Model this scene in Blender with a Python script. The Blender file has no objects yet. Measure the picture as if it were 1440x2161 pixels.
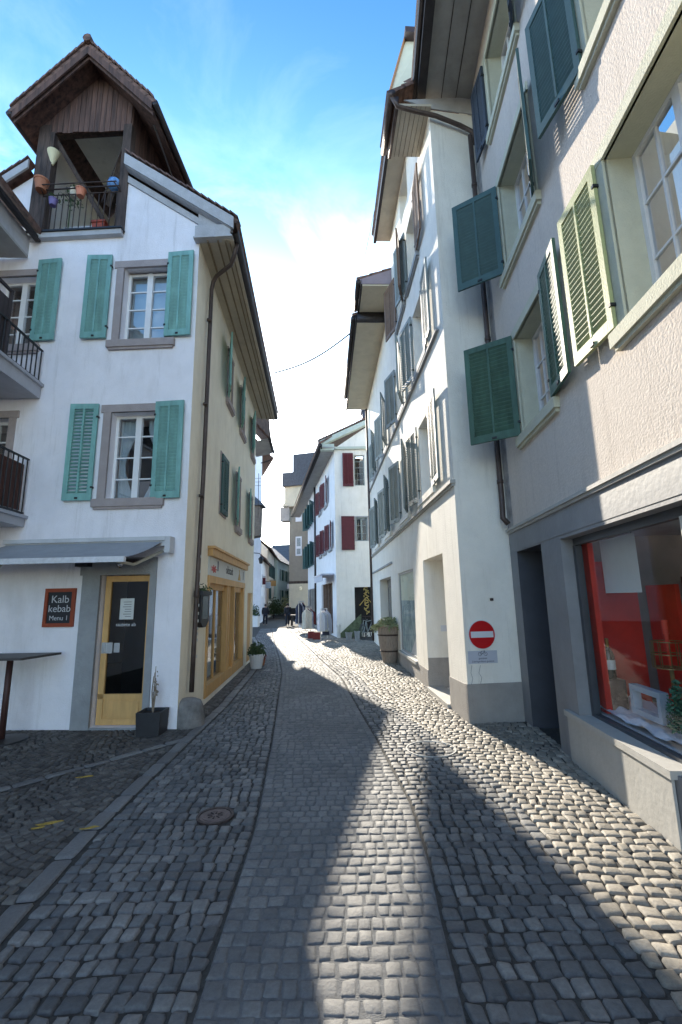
import bpy, math, random
import numpy as np
from mathutils import Vector, Matrix
random.seed(7); RNG = np.random.default_rng(7)
COL = bpy.context.scene.collection
R = math.radians

# ------------------------------------------------------------------ camera model (used for the camera and for surveying the facades)
FPX = 960.; TH = math.atan(185/960); ROLL = R(1.06); CAMH = 1.8
ct, st, cr, sr = math.cos(TH), math.sin(TH), math.cos(ROLL), math.sin(ROLL)
Rv = Vector((1,0,0))*cr - Vector((0,-st,ct))*sr
Uv = Vector((0,-st,ct))*cr + Vector((1,0,0))*sr
Fv = Vector((0,ct,st))
CAM = Vector((0,0,CAMH))
def ray(x, y):
    return Fv + Rv*((x-720)/FPX) - Uv*((y-1080.5)/FPX)
def onY(x, y, Y):
    d = ray(x, y); return CAM + d*(Y/d.y)
def onZ(x, y, z=0):
    d = ray(x, y); return CAM + d*((z-CAMH)/d.z)

# ------------------------------------------------------------------ materials
MATS = {}
def nt(name):
    m = bpy.data.materials.new(name); m.use_nodes = True
    n = m.node_tree.nodes; l = m.node_tree.links
    return m, n, l, n['Principled BSDF']
def mat(name, col, rough=.8, var=.12, vscale=2., bump=.0, bscale=40., metal=0., spec=.5, stain=0., stretch=None, dark=None, col2=None, rnd=0., streak=0.):
    if name in MATS: return MATS[name]
    m, n, l, b = nt(name)
    tc = n.new('ShaderNodeTexCoord'); src = tc.outputs['Object']
    if stretch:
        mp = n.new('ShaderNodeMapping'); mp.inputs['Scale'].default_value = stretch
        l.new(src, mp.inputs[0]); src2 = mp.outputs[0]
    else: src2 = src
    no = n.new('ShaderNodeTexNoise'); no.inputs['Scale'].default_value = vscale; no.inputs['Detail'].default_value = 6
    no.inputs['Roughness'].default_value = .62
    l.new(src2, no.inputs['Vector'])
    rp = n.new('ShaderNodeValToRGB')
    rp.color_ramp.elements[0].position = .3; rp.color_ramp.elements[1].position = .72
    c2 = col2 or tuple(min(1, c*(1+var)) for c in col)
    rp.color_ramp.elements[0].color = (*[c*(1-var) for c in col], 1)
    rp.color_ramp.elements[1].color = (*c2, 1)
    l.new(no.outputs['Fac'], rp.inputs[0])
    out = rp.outputs[0]
    if stain > 0:
        n2 = n.new('ShaderNodeTexNoise'); n2.inputs['Scale'].default_value = .9; n2.inputs['Detail'].default_value = 8
        n2.inputs['Roughness'].default_value = .7
        mp2 = n.new('ShaderNodeMapping'); mp2.inputs['Scale'].default_value = (1.6, 1.6, .45); l.new(src, mp2.inputs[0]); l.new(mp2.outputs[0], n2.inputs['Vector'])
        r2 = n.new('ShaderNodeValToRGB'); r2.color_ramp.elements[0].position = .5; r2.color_ramp.elements[1].position = .78
        l.new(n2.outputs['Fac'], r2.inputs[0])
        mx = n.new('ShaderNodeMix'); mx.data_type = 'RGBA'; mx.blend_type = 'MULTIPLY'
        mm = n.new('ShaderNodeMath'); mm.operation = 'MULTIPLY'; mm.inputs[1].default_value = stain
        l.new(r2.outputs[0], mm.inputs[0]); l.new(mm.outputs[0], mx.inputs[0]); l.new(out, mx.inputs[6])
        mx.inputs[7].default_value = (*(dark or (.45,.43,.40)), 1); out = mx.outputs[2]
    if streak > 0:
        n3 = n.new('ShaderNodeTexNoise'); n3.inputs['Scale'].default_value = 1.; n3.inputs['Detail'].default_value = 7; n3.inputs['Roughness'].default_value = .75
        mp3 = n.new('ShaderNodeMapping'); mp3.inputs['Scale'].default_value = (7, 7, .55); l.new(src, mp3.inputs[0]); l.new(mp3.outputs[0], n3.inputs['Vector'])
        r3 = n.new('ShaderNodeValToRGB'); r3.color_ramp.elements[0].position = .55; r3.color_ramp.elements[1].position = .8; l.new(n3.outputs['Fac'], r3.inputs[0])
        m3 = n.new('ShaderNodeMath'); m3.operation = 'MULTIPLY'; m3.inputs[1].default_value = streak; l.new(r3.outputs[0], m3.inputs[0])
        x3 = n.new('ShaderNodeMix'); x3.data_type = 'RGBA'; x3.blend_type = 'MULTIPLY'; l.new(m3.outputs[0], x3.inputs[0]); l.new(out, x3.inputs[6]); x3.inputs[7].default_value = (.5,.48,.45,1); out = x3.outputs[2]
        n4 = n.new('ShaderNodeTexNoise'); n4.inputs['Scale'].default_value = 3.5; n4.inputs['Detail'].default_value = 10; n4.inputs['Roughness'].default_value = .8; l.new(src, n4.inputs['Vector'])
        r4 = n.new('ShaderNodeValToRGB'); r4.color_ramp.elements[0].position = .60; r4.color_ramp.elements[1].position = .70; l.new(n4.outputs['Fac'], r4.inputs[0])
        m4 = n.new('ShaderNodeMath'); m4.operation = 'MULTIPLY'; m4.inputs[1].default_value = streak*.45; l.new(r4.outputs[0], m4.inputs[0])
        x4 = n.new('ShaderNodeMix'); x4.data_type = 'RGBA'; x4.blend_type = 'MULTIPLY'; l.new(m4.outputs[0], x4.inputs[0]); l.new(out, x4.inputs[6]); x4.inputs[7].default_value = (.66,.63,.58,1); out = x4.outputs[2]
    if rnd > 0:
        oi = n.new('ShaderNodeObjectInfo'); mr_ = n.new('ShaderNodeMapRange'); mr_.inputs[3].default_value = 1-rnd; mr_.inputs[4].default_value = 1+rnd; l.new(oi.outputs['Random'], mr_.inputs[0])
        vs_ = n.new('ShaderNodeVectorMath'); vs_.operation = 'SCALE'; l.new(out, vs_.inputs[0]); l.new(mr_.outputs[0], vs_.inputs['Scale']); out = vs_.outputs[0]
    l.new(out, b.inputs['Base Color'])
    b.inputs['Roughness'].default_value = rough; b.inputs['Metallic'].default_value = metal
    b.inputs['Specular IOR Level'].default_value = spec
    if bump > 0:
        nb = n.new('ShaderNodeTexNoise'); nb.inputs['Scale'].default_value = bscale; nb.inputs['Detail'].default_value = 5
        l.new(src2, nb.inputs['Vector'])
        bu = n.new('ShaderNodeBump'); bu.inputs['Strength'].default_value = bump; bu.inputs['Distance'].default_value = .02
        l.new(nb.outputs['Fac'], bu.inputs['Height']); l.new(bu.outputs[0], b.inputs['Normal'])
    MATS[name] = m; return m
def glass(name, tint=(.9,.95,1), base=.06, ior=.9):
    if name in MATS: return MATS[name]
    m = bpy.data.materials.new(name); m.use_nodes = True
    n = m.node_tree.nodes; l = m.node_tree.links
    n.remove(n['Principled BSDF']); o = n['Material Output']
    t = n.new('ShaderNodeBsdfTransparent'); t.inputs[0].default_value = (*tint, 1)
    g = n.new('ShaderNodeBsdfGlossy'); g.inputs['Roughness'].default_value = .01
    f = n.new('ShaderNodeLayerWeight'); f.inputs[0].default_value = .5; pw=n.new('ShaderNodeMath'); pw.operation='POWER'; pw.inputs[1].default_value=5; l.new(f.outputs['Facing'],pw.inputs[0]); ms=n.new('ShaderNodeMath'); ms.operation='MULTIPLY'; ms.inputs[1].default_value=ior; l.new(pw.outputs[0],ms.inputs[0])
    tc = n.new('ShaderNodeTexCoord'); no = n.new('ShaderNodeTexNoise'); no.inputs['Scale'].default_value = 1.3; l.new(tc.outputs['Object'], no.inputs['Vector'])
    bu = n.new('ShaderNodeBump'); bu.inputs['Strength'].default_value = .04; l.new(no.outputs[0], bu.inputs['Height']); l.new(bu.outputs[0], g.inputs['Normal'])
    a = n.new('ShaderNodeMath'); a.operation = 'ADD'; a.inputs[1].default_value = base; a.use_clamp = True; l.new(ms.outputs[0], a.inputs[0])
    mx = n.new('ShaderNodeMixShader'); l.new(a.outputs[0], mx.inputs[0]); l.new(t.outputs[0], mx.inputs[1]); l.new(g.outputs[0], mx.inputs[2])
    l.new(mx.outputs[0], o.inputs[0]); MATS[name] = m; return m
def stone_mat(name, c1, c2, c3, rough=.72, spec=.35):
    m, n, l, b = nt(name)
    at = n.new('ShaderNodeAttribute'); at.attribute_name = 'tone'
    rp = n.new('ShaderNodeValToRGB'); e = rp.color_ramp.elements
    e[0].position = 0; e[0].color = (*c1, 1); e[1].position = 1; e[1].color = (*c3, 1)
    k = e.new(.5); k.color = (*c2, 1)
    l.new(at.outputs['Fac'], rp.inputs[0])
    tc = n.new('ShaderNodeTexCoord')
    no = n.new('ShaderNodeTexNoise'); no.inputs['Scale'].default_value = 38; no.inputs['Detail'].default_value = 8; no.inputs['Roughness'].default_value = .75
    l.new(tc.outputs['Object'], no.inputs['Vector'])
    mr = n.new('ShaderNodeMapRange'); mr.inputs[1].default_value = .25; mr.inputs[2].default_value = .75; mr.inputs[3].default_value = .62; mr.inputs[4].default_value = 1.35
    l.new(no.outputs[0], mr.inputs[0])
    big = n.new('ShaderNodeTexNoise'); big.inputs['Scale'].default_value = .8; big.inputs['Detail'].default_value = 5; l.new(tc.outputs['Object'], big.inputs['Vector'])
    mr2 = n.new('ShaderNodeMapRange'); mr2.inputs[1].default_value = .3; mr2.inputs[2].default_value = .7; mr2.inputs[3].default_value = .78; mr2.inputs[4].default_value = 1.2
    l.new(big.outputs[0], mr2.inputs[0])
    mu = n.new('ShaderNodeMath'); mu.operation = 'MULTIPLY'; l.new(mr.outputs[0], mu.inputs[0]); l.new(mr2.outputs[0], mu.inputs[1])
    vm = n.new('ShaderNodeVectorMath'); vm.operation = 'SCALE'; l.new(rp.outputs[0], vm.inputs[0]); l.new(mu.outputs[0], vm.inputs['Scale'])
    l.new(vm.outputs[0], b.inputs['Base Color'])
    rr = n.new('ShaderNodeMapRange'); rr.inputs[1].default_value = .3; rr.inputs[2].default_value = .7; rr.inputs[3].default_value = rough-.12; rr.inputs[4].default_value = rough+.14
    l.new(no.outputs[0], rr.inputs[0]); l.new(rr.outputs[0], b.inputs['Roughness'])
    b.inputs['Specular IOR Level'].default_value = spec
    bu = n.new('ShaderNodeBump'); bu.inputs['Strength'].default_value = .85; bu.inputs['Distance'].default_value = .008
    l.new(no.outputs[0], bu.inputs['Height']); l.new(bu.outputs[0], b.inputs['Normal'])
    MATS[name] = m; return m

P_WHITE = mat('plaster_white', (.83,.81,.845), .9, .05, 3, .35, 60, stain=.45, streak=.55, dark=(.62,.60,.57))
P_CREAM = mat('plaster_cream', (.90,.84,.69), .9, .05, 3, .35, 60, stain=.4, streak=.5, dark=(.68,.63,.55))
P_OFF = mat('plaster_offwhite', (.82,.79,.72), .9, .05, 3, .4, 50, stain=.4, streak=.5, dark=(.66,.62,.56))
P_PINK = mat('plaster_pinkish', (.62,.55,.485), .95, .08, 25, .35, 45, stain=.3, streak=.45, dark=(.7,.66,.6))
P_BEIGE = mat('plaster_beige', (.60,.53,.40), .9, .07, 3, .3, 60, stain=.3)
P_BLUE = mat('plaster_cool_white', (.78,.79,.82), .9, .05, 3, .3, 60, stain=.4, streak=.5, dark=(.66,.64,.62))
P_OCHRE = mat('plaster_ochre', (.25,.225,.185), .9, .08, 3, .3, 60, stain=.3)
P_GREY = mat('plaster_plinth_grey', (.33,.31,.29), .9, .1, 5, .5, 60, stain=.4)
S_SURR = mat('window_stone_mauve', (.36,.31,.30), .85, .1, 6, .4, 60)
S_GREY = mat('stone_grey', (.30,.31,.32), .8, .12, 5, .4, 50, stain=.35)
S_CREAM = mat('stone_cream_green', (.55,.54,.42), .85, .07, 6, .3, 60)
S_RUB = mat('rubble_stone', (.36,.34,.33), .95, .35, 6, 1.0, 14)
SOFFIT = mat('soffit_boards', (.52,.47,.38), .8, .10, 3, .2, 30, stretch=(1,1,1), stain=.35)
SOFGREY = mat('soffit_grey', (.36,.35,.33), .8, .12, 4, .2, 30, stain=.4)
WOODDK = mat('weathered_dark_wood', (.045,.032,.034), .85, .5, 1.0, .6, 8, stretch=(14,14,1.1), col2=(.17,.095,.075))
WOODDK2 = mat('dark_rafter_wood', (.035,.027,.027), .85, .4, 2, .5, 12, stretch=(9,9,1.2), col2=(.11,.075,.06))
FASCIA = mat('grey_painted_fascia', (.44,.44,.45), .75, .12, 5, .3, 40, stain=.4)
TILE = mat('roof_tile_clay', (.105,.07,.062), .85, .45, 9, .6, 60, col2=(.24,.14,.11))
SLATE = mat('roof_slate_dark', (.075,.08,.095), .7, .3, 8, .4, 50)
GUTTER = mat('gutter_metal', (.045,.04,.042), .5, .3, 8, .1, 40, metal=.5)
COPPER = mat('downpipe_brown', (.085,.062,.055), .5, .3, 6, .15, 40, metal=.4)
WHITEP = mat('white_paint_frame', (.74,.74,.74), .45, .04, 10)
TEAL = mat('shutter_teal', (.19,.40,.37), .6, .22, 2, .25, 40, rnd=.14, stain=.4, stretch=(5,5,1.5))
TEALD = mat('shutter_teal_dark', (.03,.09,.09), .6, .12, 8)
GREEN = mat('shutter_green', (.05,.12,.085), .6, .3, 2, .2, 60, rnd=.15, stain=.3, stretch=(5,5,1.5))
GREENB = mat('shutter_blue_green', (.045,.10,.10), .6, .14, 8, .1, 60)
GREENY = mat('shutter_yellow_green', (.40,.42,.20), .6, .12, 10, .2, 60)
GREYSH = mat('shutter_grey_green', (.24,.28,.27), .6, .22, 2, .2, 40, rnd=.22, stain=.3, stretch=(5,5,1.5))
BROWNSH = mat('shutter_brown', (.16,.095,.06), .7, .2, 8)
REDSH = mat('shutter_red', (.10,.012,.02), .6, .15, 8)
BLUESH = mat('shutter_dark_blue', (.03,.045,.07), .6, .2, 8)
YELLOW = mat('yellow_painted_wood', (.62,.37,.14), .55, .16, 2, .3, 10, stretch=(5,5,.8), stain=.35, dark=(.62,.55,.45))
BLACKM = mat('black_metal', (.018,.019,.022), .45, .2, 8, metal=.3)
BLACK = mat('black_box', (.02,.021,.026), .6, .2, 8)
IRON = mat('rusty_iron', (.07,.05,.045), .7, .4, 20, .3, 60, metal=.3)
GREYFAS = mat('shopfront_grey', (.23,.235,.245), .6, .12, 3, .15, 20, stain=.35)
GREYPL = mat('shopfront_concrete', (.42,.41,.38), .75, .08, 3, .2, 20, stain=.35)
DARKIN = mat('dark_interior', (.015,.014,.014), .9, .3, 3)
CURT = mat('curtain_cloth', (.50,.56,.60), .9, .1, 12, stretch=(8,8,.6))
BLIND = mat('roller_blind', (.55,.60,.62), .9, .04, 4)
GLASS = glass('window_glass', (.85,.9,.92), .24)
SHOPG = glass('shop_glass', (.96,.97,.97), .03, .45)
DARKG = glass('dark_glass', (.35,.38,.4), .06)
AWN = mat('awning_fabric', (.36,.37,.39), .85, .1, 4, .15, 80, stain=.3)
REDW = mat('red_panel', (.62,.035,.015), .7, .25, 2)
WHITEC = mat('white_cloth', (.72,.74,.80), .9, .06, 12, .5, 20)
LEAF = mat('leaf_green', (.05,.085,.03), .7, .4, 30)
LEAFL = mat('leaf_pale_green', (.26,.28,.14), .7, .35, 30)
TERRA = mat('terracotta_pot', (.42,.17,.09), .8, .15, 8, .2, 60)
BARREL = mat('weathered_wood_planter', (.30,.245,.20), .85, .25, 5, .4, 40, stretch=(8,8,1.2))
BOARDO = mat('orange_frame_wood', (.30,.055,.02), .6, .2, 8)
SIGNRED = mat('sign_red', (.50,.008,.012), .4, .03, 5)
SIGNWH = mat('sign_white', (.62,.64,.68), .5, .03, 5)
INK = mat('ink_dark', (.05,.05,.06), .8, .1, 5)
CHALK = mat('chalk_white', (.55,.56,.58), .9, .3, 60)
PAPER = mat('paper_white', (.60,.63,.62), .9, .04, 5)
SKIN = mat('skin', (.42,.25,.18), .6, .08, 20)
CLOTHD = mat('dark_clothing', (.02,.02,.026), .9, .2, 20)
BLUEMET = mat('light_grey_blue_paint', (.35,.42,.50), .6, .1, 8)
YPAINT = mat('yellow_road_paint', (.40,.27,.05), .8, .35, 30)
POSTER1 = mat('poster_pale_green', (.68,.72,.58), .7, .05, 2)
POSTER2 = mat('poster_blue', (.16,.34,.42), .6, .5, 3, col2=(.45,.58,.60))

# ------------------------------------------------------------------ mesh helpers
WM = {}
class MB:
    def __init__(s): s.v = []; s.f = []; s.mi = []
    def add(s, vs, fs, mi=0):
        o = len(s.v); s.v += [tuple(v) for v in vs]; s.f += [tuple(i+o for i in f) for f in fs]; s.mi += [mi]*len(fs)
    def quad(s, a, b, c, d, mi=0): s.add([a,b,c,d], [(0,1,2,3)], mi)
    def poly(s, pts, mi=0): s.add(pts, [tuple(range(len(pts)))], mi)
    def hexa(s, p, mi=0): # 8 points: bottom 4, top 4
        s.add(p, [(0,3,2,1),(4,5,6,7),(0,1,5,4),(1,2,6,5),(2,3,7,6),(3,0,4,7)], mi)
    def slab(s, poly, off, mi=0): # polygon extruded by vector
        n = len(poly); off = Vector(off); a = [Vector(p) for p in poly]; b = [p+off for p in a]
        s.add(a+b, [tuple(range(n)), tuple(range(2*n-1, n-1, -1))]+[(i,(i+1)%n,(i+1)%n+n,i+n) for i in range(n)], mi)
    def tube(s, pts, r, n=8, mi=0, caps=True):
        pts = [Vector(p) for p in pts]; rs = r if isinstance(r, (list,tuple)) else [r]*len(pts)
        vs = []; u = None
        for i, p in enumerate(pts):
            t = (pts[min(i+1,len(pts)-1)]-pts[max(i-1,0)]).normalized()
            if u is None: u = t.orthogonal().normalized()
            u = (u - t*u.dot(t)).normalized(); w = t.cross(u)
            vs += [p+(u*math.cos(2*math.pi*k/n)+w*math.sin(2*math.pi*k/n))*rs[i] for k in range(n)]
        fs = [(i*n+k, i*n+(k+1)%n, (i+1)*n+(k+1)%n, (i+1)*n+k) for i in range(len(pts)-1) for k in range(n)]
        if caps: fs += [tuple(range(n-1,-1,-1)), tuple((len(pts)-1)*n+k for k in range(n))]
        s.add(vs, fs, mi)
    def lathe(s, c, prof, n=16, mi=0): # prof (r,z)
        c = Vector(c); vs = [c+Vector((r*math.cos(2*math.pi*k/n), r*math.sin(2*math.pi*k/n), z)) for r,z in prof for k in range(n)]
        fs = [(i*n+k, i*n+(k+1)%n, (i+1)*n+(k+1)%n, (i+1)*n+k) for i in range(len(prof)-1) for k in range(n)]
        s.add(vs, fs, mi)
    def build(s, name, mats, parent=None, M=None, smooth=False, loc=None):
        me = bpy.data.meshes.new(name)
        vs = s.v
        if loc is not None: vs = [(x-loc[0], y-loc[1], z-loc[2]) for x,y,z in vs]
        me.from_pydata(vs, [], s.f); mats = mats if isinstance(mats, (list,tuple)) else [mats]
        for m in mats: me.materials.append(m)
        if len(mats) > 1: me.polygons.foreach_set('material_index', s.mi)
        if smooth: me.polygons.foreach_set('use_smooth', [True]*len(s.f))
        me.update()
        return link(name, me, parent, M if loc is None else Matrix.Translation(loc))
def link(name, data, parent=None, M=None):
    o = bpy.data.objects.new(name, data); COL.objects.link(o)
    M = M or Matrix(); o.matrix_basis = M; WM[o.name] = M
    if parent: o.parent = parent; o.matrix_parent_inverse = WM[parent.name].inverted()
    return o
def tag(o, label=None, cat=None, group=None, kind=None):
    if label: o['label'] = label
    if cat: o['category'] = cat
    if group: o['group'] = group
    if kind: o['kind'] = kind
    return o
def thing(name, loc, label, cat, group=None, rz=0):
    return tag(link(name, None, None, Matrix.Translation(loc) @ Matrix.Rotation(rz,4,'Z')), label, cat, group)
def copy_tree(o, M, label=None, name=None):
    m = {}
    def rec(q, par):
        c = q.copy(); COL.objects.link(c); WM[c.name] = WM.get(q.name, Matrix())
        if par: c.parent = par
        for ch in [x for x in ALL_CHILD(q)]: rec(ch, c)
        return c
    c = rec(o, None); c.matrix_basis = M; WM[c.name] = M
    if label: c['label'] = label
    return c
def ALL_CHILD(q): return [x for x in bpy.data.objects if x.parent == q]

class Fr: # wall frame: s along the wall, o outward, z up
    def __init__(s, P, d, side):
        s.P = Vector((P[0],P[1],0)); s.d = Vector((d[0],d[1],0)).normalized()
        s.n = Vector((-s.d.y, s.d.x, 0)) if side == 'L' else Vector((s.d.y, -s.d.x, 0))
    def w(s, a, o, z): return s.P + s.d*a + s.n*o + Vector((0,0,z))
    def at(s, x, y, off=0): # pixel of the survey -> (s,z) on the plane off metres out
        dd = ray(x, y); P = s.P + s.n*off
        t = s.n.dot(P-CAM)/s.n.dot(dd); X = CAM + dd*t
        return ((X-s.P).dot(s.d), X.z)
    def rect(s, xl, xr, yt, yb, off=0):
        a = s.at(xl,(yt+yb)/2,off)[0]; b = s.at(xr,(yt+yb)/2,off)[0]; c = s.at((xl+xr)/2,yb,off)[1]; d = s.at((xl+xr)/2,yt,off)[1]
        return min(a,b), max(a,b), c, d
    def box(s, mb, a0,a1,o0,o1,z0,z1, mi=0):
        mb.hexa([s.w(a0,o0,z0),s.w(a1,o0,z0),s.w(a1,o1,z0),s.w(a0,o1,z0),s.w(a0,o0,z1),s.w(a1,o0,z1),s.w(a1,o1,z1),s.w(a0,o1,z1)], mi)
def D(a): a = R(a); return (math.sin(a), math.cos(a))
def wallmesh(mb, fr, s0,s1,z0,z1, ops=(), dep=.18, mi=0, o=0):
    ss = sorted({s0,s1}|{q for p in ops for q in p[:2] if s0<q<s1}); zz = sorted({z0,z1}|{q for p in ops for q in p[2:4] if z0<q<z1})
    for i in range(len(ss)-1):
        for j in range(len(zz)-1):
            a=(ss[i]+ss[i+1])/2; b=(zz[j]+zz[j+1])/2
            if any(p[0]<a<p[1] and p[2]<b<p[3] for p in ops): continue
            mb.quad(fr.w(ss[i],o,zz[j]),fr.w(ss[i+1],o,zz[j]),fr.w(ss[i+1],o,zz[j+1]),fr.w(ss[i],o,zz[j+1]),mi)
    for p in ops:
        a,b,c,d = p[:4]; e = o-(p[4] if len(p)>4 else dep); m2 = p[5] if len(p)>5 else mi
        mb.quad(fr.w(a,o,c),fr.w(a,e,c),fr.w(a,e,d),fr.w(a,o,d),m2); mb.quad(fr.w(b,o,c),fr.w(b,e,c),fr.w(b,e,d),fr.w(b,o,d),m2)
        mb.quad(fr.w(a,o,c),fr.w(b,o,c),fr.w(b,e,c),fr.w(a,e,c),m2); mb.quad(fr.w(a,o,d),fr.w(b,o,d),fr.w(b,e,d),fr.w(a,e,d),m2)

def window(fr, par, r, dep=.18, cols=2, rows=4, surr=None, sw=.12, sill=None, curtain=None, fw=.05, mull=.09, dark=True, frame=WHITEP, g=GLASS, detail=True):
    """casement window > frame, glass, sill"""
    a,b,c,d = r; o = -dep
    mb = MB()
    fr.box(mb,a,a+fw,o-.05,o+.0,c,d); fr.box(mb,b-fw,b,o-.05,o,c,d); fr.box(mb,a+fw,b-fw,o-.05,o,c,c+fw*1.2); fr.box(mb,a+fw,b-fw,o-.05,o,d-fw,d)
    m = (a+b)/2
    if cols >= 2: fr.box(mb,m-mull/2,m+mull/2,o-.05,o+.012,c+fw*1.2,d-fw)
    if detail:
        segs = [(a+fw,m-mull/2),(m+mull/2,b-fw)] if cols >= 2 else [(a+fw,b-fw)]
        for (p,q) in segs:
            for k in range(1,rows):
                z = c+(d-c)*k/rows; fr.box(mb,p,q,o-.035,o-.01,z-.011,z+.011)
            if cols == 4:
                mid = (p+q)/2; fr.box(mb,mid-.011,mid+.011,o-.036,o-.009,c+fw*1.2,d-fw)
    w = mb.build('window', frame, par)
    mb = MB(); mb.quad(fr.w(a+.01,o-.028,c+.01),fr.w(b-.01,o-.028,c+.01),fr.w(b-.01,o-.028,d-.01),fr.w(a+.01,o-.028,d-.01)); mb.build('glass', g, w)
    if dark:
        mb = MB(); fr.box(mb,a+.005,b-.005,o-.5,o-.48,c-.0,d); mb.build('room_backdrop', DARKIN, w)
    if curtain:
        mb = MB(); N = 40
        if curtain == 'blind': fr.box(mb,a+.03,b-.03,o-.12,o-.10,c+.04,d-.03)
        else:
            for side in (0,1):
                vs=[]; fs=[]; L = 9
                for j in range(L+1):
                    t=j/L; wd=(b-a)*(.34-.22*math.sin(math.pi*min(1,t*1.15))**1.5+ (.04 if t<.1 else 0))
                    for i in range(13):
                        x=i/12*wd; sx = a+.03+x if side==0 else b-.03-x
                        vs.append(fr.w(sx,o-.14+.018*math.sin(i*2.4+j*.2),c+.05+(d-c-.08)*t))
                for j in range(L):
                    for i in range(12): k=j*13+i; fs.append((k,k+1,k+14,k+13))
                mb.add(vs,fs)
        mb.build('curtain', BLIND if curtain=='blind' else CURT, w, smooth=True)
    if surr:
        mb = MB(); e = .022
        fr.box(mb,a-sw,a,-.02,e,c,d); fr.box(mb,b,b+sw,-.02,e,c,d); fr.box(mb,a-sw-.04,b+sw+.04,-.02,e+.006,d,d+sw)
        mb.build('frame', surr, w)
    if sill:
        mb = MB(); fr.box(mb,a-sw-.06,b+sw+.06,-.02,.07,c-.13,c-.002); fr.box(mb,a-sw-.03,b+sw+.03,-.02,.045,c-.17,c-.13); mb.build('sill', sill, w)
    return w

_sh = {}
def shutter_mesh(W, H, m, ajar=False, slats=True, thick=.035):
    """leaf in local coords: hinge at x=0, extends +x, thickness y, z up"""
    key = (round(W,2), round(H,2), m.name, ajar, slats)
    if key in _sh: return _sh[key]
    mb = MB()
    def bx(x0,x1,y0,y1,z0,z1,mi=0): mb.hexa([(x0,y0,z0),(x1,y0,z0),(x1,y1,z0),(x0,y1,z0),(x0,y0,z1),(x1,y0,z1),(x1,y1,z1),(x0,y1,z1)],mi)
    st_ = .075 if W > .4 else .055; T = thick
    bx(0,st_,0,T,0,H); bx(W-st_,W,0,T,0,H); bx(st_,W-st_,0,T,0,st_*1.5); bx(st_,W-st_,0,T,H-st_*1.2,H)
    z0 = st_*1.5; z1 = H-st_*1.2
    if slats:
        bx(W/2-.014,W/2+.014,-.004,T+.004,z0,z1)
        p = .058; n = int((z1-z0)/p); p = (z1-z0)/n
        op = .058 if not ajar else .02
        for k in range(n):
            z = z0+p*k
            x0,x1 = st_,W-st_
            ya, yb = (0.002,T-.002)
            dz = op
            mb.hexa([(x0,ya,z+p*.2),(x1,ya,z+p*.2),(x1,yb,z+p*.2+dz),(x0,yb,z+p*.2+dz),(x0,ya,z+p*.2+.007),(x1,ya,z+p*.2+.007),(x1,yb,z+p*.2+dz+.007),(x0,yb,z+p*.2+dz+.007)],0)
    else:
        bx(st_,W-st_,.008,T-.008,z0,z1)
    bx(-.012,.02,-.01,T+.01,H*.12,H*.12+.03,1); bx(-.012,.02,-.01,T+.01,H*.85,H*.85+.03,1); bx(W*.45,W*.55,T,T+.012,.02,.05,1)
    me = bpy.data.meshes.new('shutter'); me.from_pydata([tuple(v) for v in mb.v],[],mb.f)
    me.materials.append(m); me.materials.append(BLACKM); me.polygons.foreach_set('material_index', mb.mi); me.update()
    _sh[key] = me; return me
def shutter(fr, par, hinge, dirn, ang, W, c, d, m, slats=True, ajar=False, label=None, o=.03):
    """hinge at s=hinge; dirn +1 leaf opens toward +s; ang degrees off the wall (0 flat against wall)"""
    me = shutter_mesh(W, d-c, m, ajar, slats)
    x = (fr.d*dirn*math.cos(R(ang)) + fr.n*math.sin(R(ang))).normalized(); z = Vector((0,0,1)); y = z.cross(x)
    if y.dot(fr.n) < 0: y = -y   # keep thickness outward (mirrors the leaf)
    M = Matrix((( x.x,y.x,0,0),(x.y,y.y,0,0),(0,0,1,0),(0,0,0,1))); M.translation = fr.w(hinge,o,c)
    ob = link('shutter', me, par, M)
    if label: ob['label'] = label
    return ob
def textmesh(name, s, M, h, m, par, thick=.002):
    cu = bpy.data.curves.new(name, 'FONT'); cu.body = s; cu.size = h; cu.align_x = 'CENTER'; cu.align_y = 'CENTER'; cu.extrude = thick
    o = bpy.data.objects.new('tmp', cu); COL.objects.link(o)
    dg = bpy.context.evaluated_depsgraph_get(); me = bpy.data.meshes.new_from_object(o.evaluated_get(dg))
    bpy.data.objects.remove(o); me.materials.clear(); me.materials.append(m)
    return link(name, me, par, M)
def frM(fr, s, o, z, flip=False): # matrix: text x along viewer's right on a wall
    up = Vector((0,0,1)); n = fr.n; x = up.cross(n).normalized()
    M = Matrix(((x.x,0,n.x,0),(x.y,0,n.y,0),(0,1,0,0),(0,0,0,1))); M.translation = fr.w(s,o,z); return M
def tiles_edge(mb, A, B, w=.2, h=.035, out=Vector((0,0,0)), n=None):
    """row of lapped roof tiles along edge A-B seen as steps"""
    A=Vector(A);B=Vector(B); L=(B-A).length; n = n or int(L/.16); t=(B-A)/n; up=Vector((0,0,1))
    for k in range(n):
        p=A+t*k; q=p+t*1.12; j=random.uniform(-.006,.006)
        a=up*(j); b=up*(h*.9+j)
        mb.hexa([p+a,q+a+up*.03,q+out+a+up*.03,p+out+a,p+b,q+b+up*.03,q+out+b+up*.03,p+out+b])
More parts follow.
